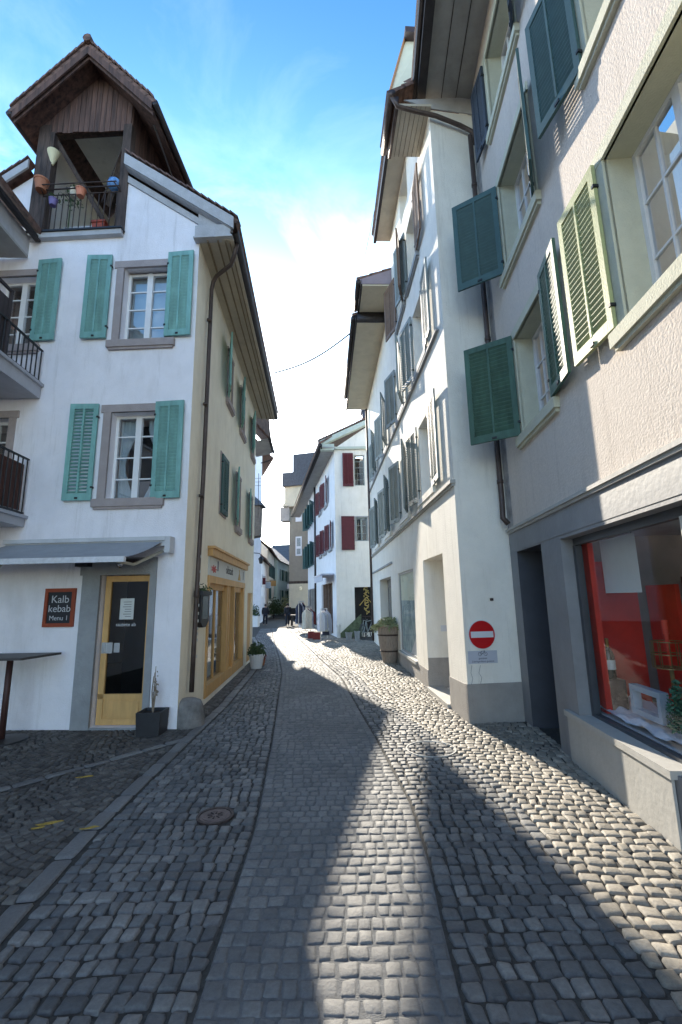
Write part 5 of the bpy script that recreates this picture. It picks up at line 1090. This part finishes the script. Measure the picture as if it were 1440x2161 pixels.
# far left row, white and coloured fronts
def row_house(name,label,A,B,h,wm,rm,ztop,wins,shm,depth=6,side='R',over=.4):
    fr=Fr(A,(B[0]-A[0],B[1]-A[1]),side); L=math.hypot(B[0]-A[0],B[1]-A[1]); t=thing(name,tuple(fr.w(L/2,-depth/2,0)),label,'house')
    mb=MB(); wallmesh(mb,fr,0,L,0,h,wins,.15)
    mb.quad(fr.w(0,0,0),fr.w(0,-depth,0),fr.w(0,-depth,h),fr.w(0,0,h)); mb.quad(fr.w(L,0,0),fr.w(L,-depth,0),fr.w(L,-depth,h),fr.w(L,0,h)); mb.quad(fr.w(0,-depth,0),fr.w(L,-depth,0),fr.w(L,-depth,h),fr.w(0,-depth,h))
    for e in (0,L): mb.poly([fr.w(e,0,h),fr.w(e,-depth,h),fr.w(e,-depth/2,ztop)])
    mb.build('wall',wm,t); mb=MB()
    tiled_slab(mb,fr.w(-.1,over,h-.1),fr.w(L+.1,over,h-.1),fr.w(L+.1,-depth/2,ztop),fr.w(-.1,-depth/2,ztop),.12,rows=8); tiled_slab(mb,fr.w(-.1,-depth-over,h-.1),fr.w(L+.1,-depth-over,h-.1),fr.w(L+.1,-depth/2,ztop),fr.w(-.1,-depth/2,ztop),.12,rows=8); mb.build('roof',rm,t)
    for o in wins:
        window(fr,t,o,.1,2,2,None,.1,None,detail=False)
        if shm: leaf(fr,t,o[0]-.02,o[0]-.6,o[2],o[3],shm,12); leaf(fr,t,o[1]+.02,o[1]+.6,o[2],o[3],shm,12)
    return t,fr,L
row_house('far_left_house','white two storey house with dark windows beyond the people, left of the lane',(-6.9,39.0),(-8.0,49),5.4,P_BLUE,TILE,8.2,[(1.0,2.0,2.9,4.1),(1.2,2.4,.2,2.2),(4,5,2.9,4.1),(6.8,7.8,2.9,4.1),(4,5.2,.2,2.2)],None)
row_house('far_left_house','cream house with a red sign strip, fourth from the corner on the left',(-8.05,49.3),(-8.9,60),7.4,P_CREAM,TILE,10.2,[(2,3,4.5,6),(5,6,4.5,6),(8,9,4.5,6),(2,3,2,3.4)],TEALD)
row_house('far_left_house','pale green house with green shutters far down the lane',(-8.5,60.3),(-7.9,74),7.0,mat('plaster_pale_green',(.62,.72,.64),.9,.06,3),SLATE,10,[(2,3,4.5,6),(5,6,4.5,6),(8,9,4.5,6),(2,3,1.6,3.2),(6,7,1.6,3.2)],GREEN)
row_house('far_cross_house','white house closing the far end of the lane',(-13.5,82),(-4.6,80),8.2,P_OFF,SLATE,12,[(2,3,5,6.5),(4,5,5,6.5),(6,7,5,6.5),(2,3,1.8,3.4),(4,5,1.8,3.4),(6,7,1.8,3.4)],TEALD,side='R')
row_house('far_right_house','blue grey house beyond the brown house on the right of the lane',(-5.75,53),(-6.75,66),7.6,mat('plaster_blue_grey',(.52,.57,.66),.9,.08,3),SLATE,11.5,[(2,3,4.5,6),(6,7,4.5,6),(10,11,4.5,6)],None,side='L')
row_house('far_right_house','light house with a pitched grey roof at the end on the right',(-6.9,67),(-7.4,77),7.8,P_BLUE,SLATE,12.5,[(2,3,4.5,6),(6,7,4.5,6)],REDSH,side='L')
for k,(x,y,z,w_,m,lb) in enumerate([(-7.35,41,3.6,.5,REDSH,'small red hanging sign on the first far left house'),(-7.75,46,3.4,.6,BLUEMET,'pale blue hanging sign farther along the first far left house'),(-8.2,52,3.8,.7,YELLOW,'yellow hanging sign on the cream far left house'),(-5.9,54,3.5,-.6,SIGNWH,'white hanging sign on the blue grey house at the right')]):
    t=thing('hanging_sign',(x,y,z),lb,'sign'); mb=MB(); mb.slab([(x,y,z-.35),(x+w_,y,z-.35),(x+w_,y,z+.25),(x,y,z+.25)],(0,.05,0)); mb.build('sign_panel',m,t); mb=MB(); mb.tube([(x-w_*.7,y+.02,z+.32),(x+w_,y+.02,z+.32)],.03,5); mb.build('bracket',IRON,t)
# brown oriel with lamp roof past the corner house
orx=thing('hanging_shop_sign',(-6.1,33.0,3.9),'dark lantern on a wrought iron bracket on the left row','lantern')
q=onY(551,1182,34); mb=MB(); mb.lathe(q,[(0,-.28),(.12,-.25),(.17,.05),(.22,.08),(.06,.28),(0,.32)],8); mb.build('lantern_body',BLACKM,orx)
mb=MB(); mb.tube([q+Vector((0,0,.3)),q+Vector((-.1,0,.5)),q+Vector((-1.0,0,.6))],.03,6); mb.build('bracket',BLACKM,orx,smooth=True)
q=onY(549,1075,31)
by=thing('tower_bay',(q.x-.8,31,0),'small brown clad bay with a pointed roof sticking out from the left row','bay window')
mb=MB(); mb.hexa([(q.x-1.6,30.6,5.9),(q.x+.05,30.6,6.2),(q.x+.05,31.6,6.2),(q.x-1.6,31.6,5.9),(q.x-1.6,30.6,8.3),(q.x+.08,30.6,8.3),(q.x+.08,31.6,8.3),(q.x-1.6,31.6,8.3)]); mb.build('bay_wall',mat('brown_cladding',(.17,.13,.10),.8,.25,5),by)
mb=MB(); mb.slab([(q.x-1.7,30.4,8.3),(q.x+.3,30.4,8.25),(q.x+.3,31.8,8.25),(q.x-1.7,31.8,8.3)],(0,0,.12)); mb.add([(q.x-1.7,30.4,8.4),(q.x+.3,30.4,8.37),(q.x+.3,31.8,8.37),(q.x-1.7,31.8,8.4),(q.x-.6,31.1,9.2)],[(0,1,4),(1,2,4),(2,3,4),(3,0,4)]); mb.build('bay_roof',SLATE,by)

# ------------------------------------------------------------------ street things
def person(label,x,y,h,rz,arms,lean=0,pack=False):
    t=tag(link('person',None,None,Matrix.Translation((x,y,0))@Matrix.Rotation(rz,4,'Z')),label,'person'); k=h/1.75
    V=[(0,0,.93),(0,0,1.10),(0,.0,1.28),(0,.0,1.43),(0,.01,1.52),(0,.02,1.60),(0,.02,1.70),
       (.09,0,.90),(.11,.03,.50),(.11,.0,.09),(.11,.13,.03),(-.09,0,.90),(-.12,-.10,.50),(-.12,-.22,.12),(-.12,-.10,.04),
       (.18,0,1.40),(.24,arms[0]*.2,1.14),(.23,arms[0]*1.,.90),(.23,arms[0]*1.2,.80),(-.18,0,1.40),(-.25,arms[1]*.2,1.14),(-.24,arms[1],.90),(-.23,arms[1]*1.2,.80)]
    Ed=[(0,1),(1,2),(2,3),(3,4),(4,5),(5,6),(0,7),(7,8),(8,9),(9,10),(0,11),(11,12),(12,13),(13,14),(3,15),(15,16),(16,17),(17,18),(3,19),(19,20),(20,21),(21,22)]
    Rr=[.13,.125,.14,.10,.05,.085,.075,.09,.06,.042,.035,.09,.06,.042,.035,.06,.045,.033,.03,.06,.045,.033,.03]
    me=bpy.data.meshes.new('body'); me.from_pydata([(a*k,b*k,c*k) for a,b,c in V],Ed,[]); o=link('body',me,t,WM[t.name]); me.materials.append(SKIN)
    m=o.modifiers.new('s','SKIN'); m.use_smooth_shade=True
    for i,r_ in enumerate(Rr): me.skin_vertices[0].data[i].radius=(r_*k,r_*k*.85)
    me.skin_vertices[0].data[0].use_root=True; o.modifiers.new('u','SUBSURF').render_levels=1
    # clothing
    Vc=V[:4]+[V[i] for i in (15,16,17,19,20,21)]; 
    me=bpy.data.meshes.new('jacket'); me.from_pydata([(a*k,b*k,c*k) for a,b,c in [V[0],V[1],V[2],V[3],V[15],V[16],V[17],V[19],V[20],V[21]]],[(0,1),(1,2),(2,3),(3,4),(4,5),(5,6),(3,7),(7,8),(8,9)],[]); j=link('jacket',me,t,WM[t.name]); me.materials.append(CLOTHD)
    m=j.modifiers.new('s','SKIN'); m.use_smooth_shade=True
    for i,r_ in enumerate([.21,.22,.235,.15,.12,.09,.07,.12,.09,.07]): me.skin_vertices[0].data[i].radius=(r_*k,r_*k*.85)
    me.skin_vertices[0].data[0].use_root=True; j.modifiers.new('u','SUBSURF').render_levels=1
    me=bpy.data.meshes.new('trousers'); me.from_pydata([(a*k,b*k,c*k) for a,b,c in [V[0],V[7],V[8],V[9],V[11],V[12],V[13]]],[(0,1),(1,2),(2,3),(0,4),(4,5),(5,6)],[]); j=link('trousers',me,t,WM[t.name]); me.materials.append(mat('trousers_dark',(.018,.02,.03),.9,.2,20))
    m=j.modifiers.new('s','SKIN'); m.use_smooth_shade=True
    for i,r_ in enumerate([.17,.13,.10,.085,.13,.10,.085]): me.skin_vertices[0].data[i].radius=(r_*k,r_*k*.9)
    me.skin_vertices[0].data[0].use_root=True; j.modifiers.new('u','SUBSURF').render_levels=1
    mb=MB(); mb.lathe((0,.02*k,1.58*k),[(.085*k,0),(.10*k,.06*k),(.09*k,.13*k),(.05*k,.165*k),(0,.175*k)],12); mb.build('hair',mat('hair_dark',(.025,.018,.014),.8,.2,20),t,WM[t.name],smooth=True)
    if pack:
        mb=MB(); mb.lathe((0,.2*k,1.05*k),[(0,0),(.14,.02),(.16,.2),(.12,.38),(0,.42)],10); mb.build('backpack',BLACK,t,WM[t.name],smooth=True)
    return t
person('person in a dark jacket with a backpack walking away on the left of the lane',-5.86,35.2,1.58,R(8),(.12,.16),pack=True)
person('slim person in dark clothes walking on the right of the lane',-3.96,33.4,1.62,R(200),(.1,-.15))
# clothes racks in front of the red shuttered house
def rack(x,y,rz,label,cloths,L=1.1,H=1.35):
    t=tag(link('clothes_rack',None,None,Matrix.Translation((x,y,0))@Matrix.Rotation(rz,4,'Z')),label,'clothes rack','clothes racks outside the shop'); M=WM[t.name]
    mb=MB()
    for sx in (-L/2,L/2): mb.tube([(sx,0,.08),(sx,0,H)],.016,6); mb.tube([(sx,-.25,.08),(sx,.25,.08)],.016,6)
    mb.tube([(-L/2,0,H),(L/2,0,H)],.016,6); mb.build('stand',mat('rail_steel',(.4,.4,.42),.3,.1,5,metal=.8),t,M)
    for k,(u,w_,z0,m) in enumerate(cloths):
        w_=w_*random.uniform(.5,1.15); z0=z0+random.uniform(-.1,.38); hd=random.uniform(.06,.14); u=u+random.uniform(-.02,.02)
        mb=MB(); n=14; vs=[];fs=[]
        for j in range(7):
            q=j/6
            for i in range(n):
                a=2*math.pi*i/n; rr_=(.55+.45*min(1,q*9)-.12*q)*(1+.16*math.sin(a*5+u*9)+.05*math.sin(q*9+u*20)); vs.append((u+.045*math.cos(a)*rr_*(1+q*.5),w_*math.sin(a)*rr_*(.8+.3*q),H-hd-(H-hd-z0)*q-.10*abs(math.sin(a))*(1-min(1,q*4))))
        for j in range(6):
            for i in range(n): fs.append((j*n+i,j*n+(i+1)%n,(j+1)*n+(i+1)%n,(j+1)*n+i))
        mb.add(vs,fs); mb.tube([(u,0,H+.01),(u,0,H-hd-.01)],.006,4); mb.poly([vs[i] for i in range(n)]); mb.build('garment',m,t,M,smooth=True)
    return t
gw_=mat('garment_white',(.62,.62,.66),.9,.08,12); gg=mat('garment_grey',(.38,.39,.45),.9,.1,12); gr_=mat('garment_red',(.17,.03,.028),.9,.2,12); gb=mat('garment_navy',(.03,.035,.06),.9,.2,12); gc=mat('garment_cream',(.5,.47,.4),.9,.1,12)
rack(-.85,20.9,R(78),'clothes rack hung with long pale grey garments, nearest to the camera',[(-.5+i*.125,.30,.22,[gw_,gg,gc,gg,gw_,gg,gb,gw_,gg][i]) for i in range(9)],1.15,1.42)
rack(-1.75,23.6,R(82),'clothes rack with cream, dark and red clothes behind the pale one',[(-.5+i*.125,.24,.35+.1*(i%3),[gc,gc,gb,gr_,gb,gc,gg,gb,gr_][i]) for i in range(9)],1.15,1.5)
rack(-2.35,26.4,R(80),'clothes rack with navy clothes farthest down the shop front',[(-.5+i*.14,.24,.4,[gb,gg,gb,gw_,gb,gb,gr_,gb][i]) for i in range(8)],1.15,1.75)
for k,(x,y,w_) in enumerate([(-1.25,22.1,.22),(-1.55,22.7,.2)]):
    mb=MB(); w_*=.8; obox(mb,(x,y),w_,w_,.0,.06); obox(mb,(x,y),w_*.9,w_*.9,.06,.26,1.05); obox(mb,(x,y),w_*.97,w_*.97,.26,.31); tag(mb.build('shoe_crate',gr_,None,loc=(x,y,0)),['red crate on the ground between the first two clothes racks','red crate just behind the other red crate at the racks'][k],'crate')
# bicycle by the side shop
def bicycle(x,y,rz,label):
    t=tag(link('bicycle',None,None,Matrix.Translation((x,y,0))@Matrix.Rotation(rz,4,'Z')),label,'bicycle'); M=WM[t.name]
    for cx_ in (-.52,.52):
        mb=MB(); mb.tube([(cx_+.33*math.cos(k*math.pi/12),0,.34+.33*math.sin(k*math.pi/12)) for k in range(25)],.02,6,caps=False)
        for k in range(8): mb.tube([(cx_,0,.34),(cx_+.32*math.cos(k*math.pi/4),0,.34+.32*math.sin(k*math.pi/4))],.003,3)
        mb.build('wheel',BLACK,t,M)
    mb=MB(); B=(-.05,0,.30)
    for p_ in ([(-.52,0,.34),B],[B,(-.18,0,.85)],[(-.18,0,.80),(.36,0,.82)],[B,(.38,0,.74)],[(.36,0,.86),(.52,0,.34)],[(-.52,0,.34),(-.17,0,.78)]): mb.tube(p_,.018,6)
    mb.build('frame',GREYSH,t,M)
    mb=MB(); mb.tube([(.36,0,.86),(.34,0,.98),(.36,-.25,1.0)],.013,6); mb.tube([(.34,0,.98),(.36,.25,1.0)],.013,6); mb.build('handlebar',IRON,t,M)
    mb=MB(); mb.hexa([(-.32,-.08,.86),(-.06,-.03,.86),(-.06,.03,.86),(-.32,.08,.86),(-.32,-.09,.91),(-.06,-.02,.90),(-.06,.02,.90),(-.32,.09,.91)]); mb.build('saddle',BLACK,t,M)
bicycle(1.15,21.6,R(60),'dark bicycle parked in the alley beside the mossy ramp')
bicycle(1.0,22.25,R(75),'second bicycle standing just behind the first in the alley')
for k,(x,y,r_,h) in enumerate([(.25,21.3,.16,.35),(.62,20.9,.13,.42)]): pot('flower_pot',['low grey tub on the ground beside the bicycles','slim grey pot standing before the alley'][k],(x,y,0),r_,h,S_GREY,(.15,.15,80,.04))
mb=MB(); mb.lathe((-.22,22.5,0),[(0,0),(.09,0),(.085,.5),(.1,.52),(.1,.62),(0,.66)],12); mb.build('bollard',mat('bollard_white',(.55,.55,.52),.7,.1,5),None,loc=(-.22,22.5,0)); tag(bpy.data.objects['bollard'],'short white bollard at the corner of the red shuttered house','bollard')
t=thing('bench_table',(-3.3,34.3,0),'dark wooden table by the wall past the last clothes rack','table'); mb=MB(); obox(mb,(-3.3,34.3),.55,.4,.70,.78); mb.build('table_top',BARREL,t)
for sx in (-.45,.45):
    for sy in (-.3,.3): mb=MB(); obox(mb,(-3.3+sx,34.3+sy),.05,.05,0,.70); mb.build('leg',WOODDK2,t)
mb=MB(); obox(mb,(-6.35,33.6),.28,.4,0,.75,1.05); pw=thing('planter_box',(-6.35,33.6,0),'white tall planter with a dark bush at the left of the lane','planter'); mb.build('pot',WHITEP,pw); mb=MB(); leaves(mb,(-6.35,33.6,.8),.4,.8,260,.09); mb.build('foliage',LEAF,pw)
# bushes far down the lane
for k,(x,y,r_,h) in enumerate([(-7.4,50,.9,1.9),(-6.9,56,.9,2.2),(-7.0,66,1.2,2.6)]):
    t=thing('bush',(x,y,0),['near rounded bush in front of the far left house','middle bush in the far lane','farthest tall bush at the end of the lane'][k],'bush'); mb=MB(); leaves(mb,(x,y,.4),r_,h,700,.14); mb.build('foliage',LEAF if k!=1 else LEAFL,t); mb=MB(); mb.tube([(x,y,0),(x,y,1)],.06,6); mb.build('trunk',WOODDK2,t)
# overhead wires
mb=MB(); A=onY(580,787,14.8); B=F2.w(7.2,1.0,10.9); pts=[A.lerp(B,k/12)+Vector((0,0,-.25*math.sin(math.pi*k/12))) for k in range(13)]; mb.tube(pts,.026,5); tag(mb.build('overhead_cable',INK,None,loc=tuple(A)),'thin cable hanging across the street between the eaves','cable')
mb=MB(); A=F2.w(5.0,.95,11.1); B=F2.w(4.5,.45,13.3); mb.tube([A,B],.008,4); tag(mb.build('overhead_cable',INK,None,loc=tuple(A)),'short wire rising from the lower eave of the white corner house','cable')

# ------------------------------------------------------------------ light, sky, camera
sc=bpy.context.scene
wd=bpy.data.worlds.new('World'); sc.world=wd; wd.use_nodes=True
n=wd.node_tree.nodes; l=wd.node_tree.links; bg=n['Background']
sky=n.new('ShaderNodeTexSky'); sky.sky_type='NISHITA'; sky.sun_disc=False; sky.sun_elevation=SEL; sky.sun_rotation=-SAZ
sky.air_density=1.0; sky.dust_density=.7; sky.ozone_density=1.5; sky.altitude=400
tc=n.new('ShaderNodeTexCoord'); mp=n.new('ShaderNodeMapping'); mp.inputs['Scale'].default_value=(1.6,1.6,3.2); mp.inputs['Rotation'].default_value=(.3,.2,1.3)
l.new(tc.outputs['Generated'],mp.inputs[0])
no=n.new('ShaderNodeTexNoise'); no.inputs['Scale'].default_value=2.2; no.inputs['Detail'].default_value=9; no.inputs['Roughness'].default_value=.62; no.inputs['Distortion'].default_value=.5
l.new(mp.outputs[0],no.inputs['Vector'])
rp_=n.new('ShaderNodeValToRGB'); rp_.color_ramp.elements[0].position=.47; rp_.color_ramp.elements[1].position=.8; rp_.color_ramp.elements[1].color=(.45,.45,.45,1)
l.new(no.outputs[0],rp_.inputs[0])
mx=n.new('ShaderNodeMix'); mx.data_type='RGBA'; l.new(rp_.outputs[0],mx.inputs[0]); hs=n.new('ShaderNodeHueSaturation'); hs.inputs['Saturation'].default_value=1.12; l.new(sky.outputs[0],hs.inputs['Color'])
sx=n.new('ShaderNodeSeparateXYZ'); l.new(tc.outputs['Generated'],sx.inputs[0])
zr2=n.new('ShaderNodeValToRGB'); zc=zr2.color_ramp; zc.elements[0].position=.0; zc.elements[0].color=(1.1,1.06,1.02,1); zc.elements[1].position=.92; zc.elements[1].color=(.20,.40,.50,1)
e_=zc.elements.new(.40); e_.color=(.80,.90,.95,1); e_=zc.elements.new(.66); e_.color=(.36,.60,.68,1)
l.new(sx.outputs[2],zr2.inputs[0]); ml=n.new('ShaderNodeMix'); ml.data_type='RGBA'; ml.blend_type='MULTIPLY'; ml.inputs[0].default_value=1; l.new(hs.outputs[0],ml.inputs[6]); l.new(zr2.outputs[0],ml.inputs[7])
l.new(ml.outputs[2],mx.inputs[6]); mx.inputs[7].default_value=(7.5,7.8,8.2,1)
cz=n.new('ShaderNodeValToRGB'); cz.color_ramp.elements[0].position=.60; cz.color_ramp.elements[0].color=(1,1,1,1); cz.color_ramp.elements[1].position=.74; cz.color_ramp.elements[1].color=(.12,.12,.12,1)
l.new(sx.outputs[2],cz.inputs[0]); cm=n.new('ShaderNodeMath'); cm.operation='MULTIPLY'; l.new(rp_.outputs[0],cm.inputs[0]); l.new(cz.outputs[0],cm.inputs[1]); l.new(cm.outputs[0],mx.inputs[0])
l.new(mx.outputs[2],bg.inputs[0]); bg.inputs[1].default_value=.15
sd_=bpy.data.lights.new('sun','SUN'); sd_.energy=2.7; sd_.angle=R(.3); sd_.color=(1,.90,.75)
so_=bpy.data.objects.new('sun',sd_); COL.objects.link(so_)
dirv=Vector((math.sin(SAZ)*math.cos(SEL),-math.cos(SAZ)*math.cos(SEL),-math.sin(SEL)))
so_.rotation_euler=dirv.to_track_quat('-Z','Y').to_euler()
cd=bpy.data.cameras.new('camera'); cd.sensor_fit='VERTICAL'; cd.sensor_height=36; cd.lens=FPX/2161*36; cd.clip_end=800; cd.clip_start=.05
co=bpy.data.objects.new('camera',cd); COL.objects.link(co)
M=Matrix(((Rv.x,Uv.x,-Fv.x,0),(Rv.y,Uv.y,-Fv.y,0),(Rv.z,Uv.z,-Fv.z,CAMH),(0,0,0,1))); co.matrix_world=M; sc.camera=co
sc.view_settings.view_transform='Standard'; sc.view_settings.look='None'; sc.view_settings.exposure=2.1; sc.view_settings.gamma=1
try: sc.view_settings.use_curve_mapping=False
except Exception: pass
sc.cycles.max_bounces=8; sc.cycles.diffuse_bounces=5; sc.cycles.transparent_max_bounces=12
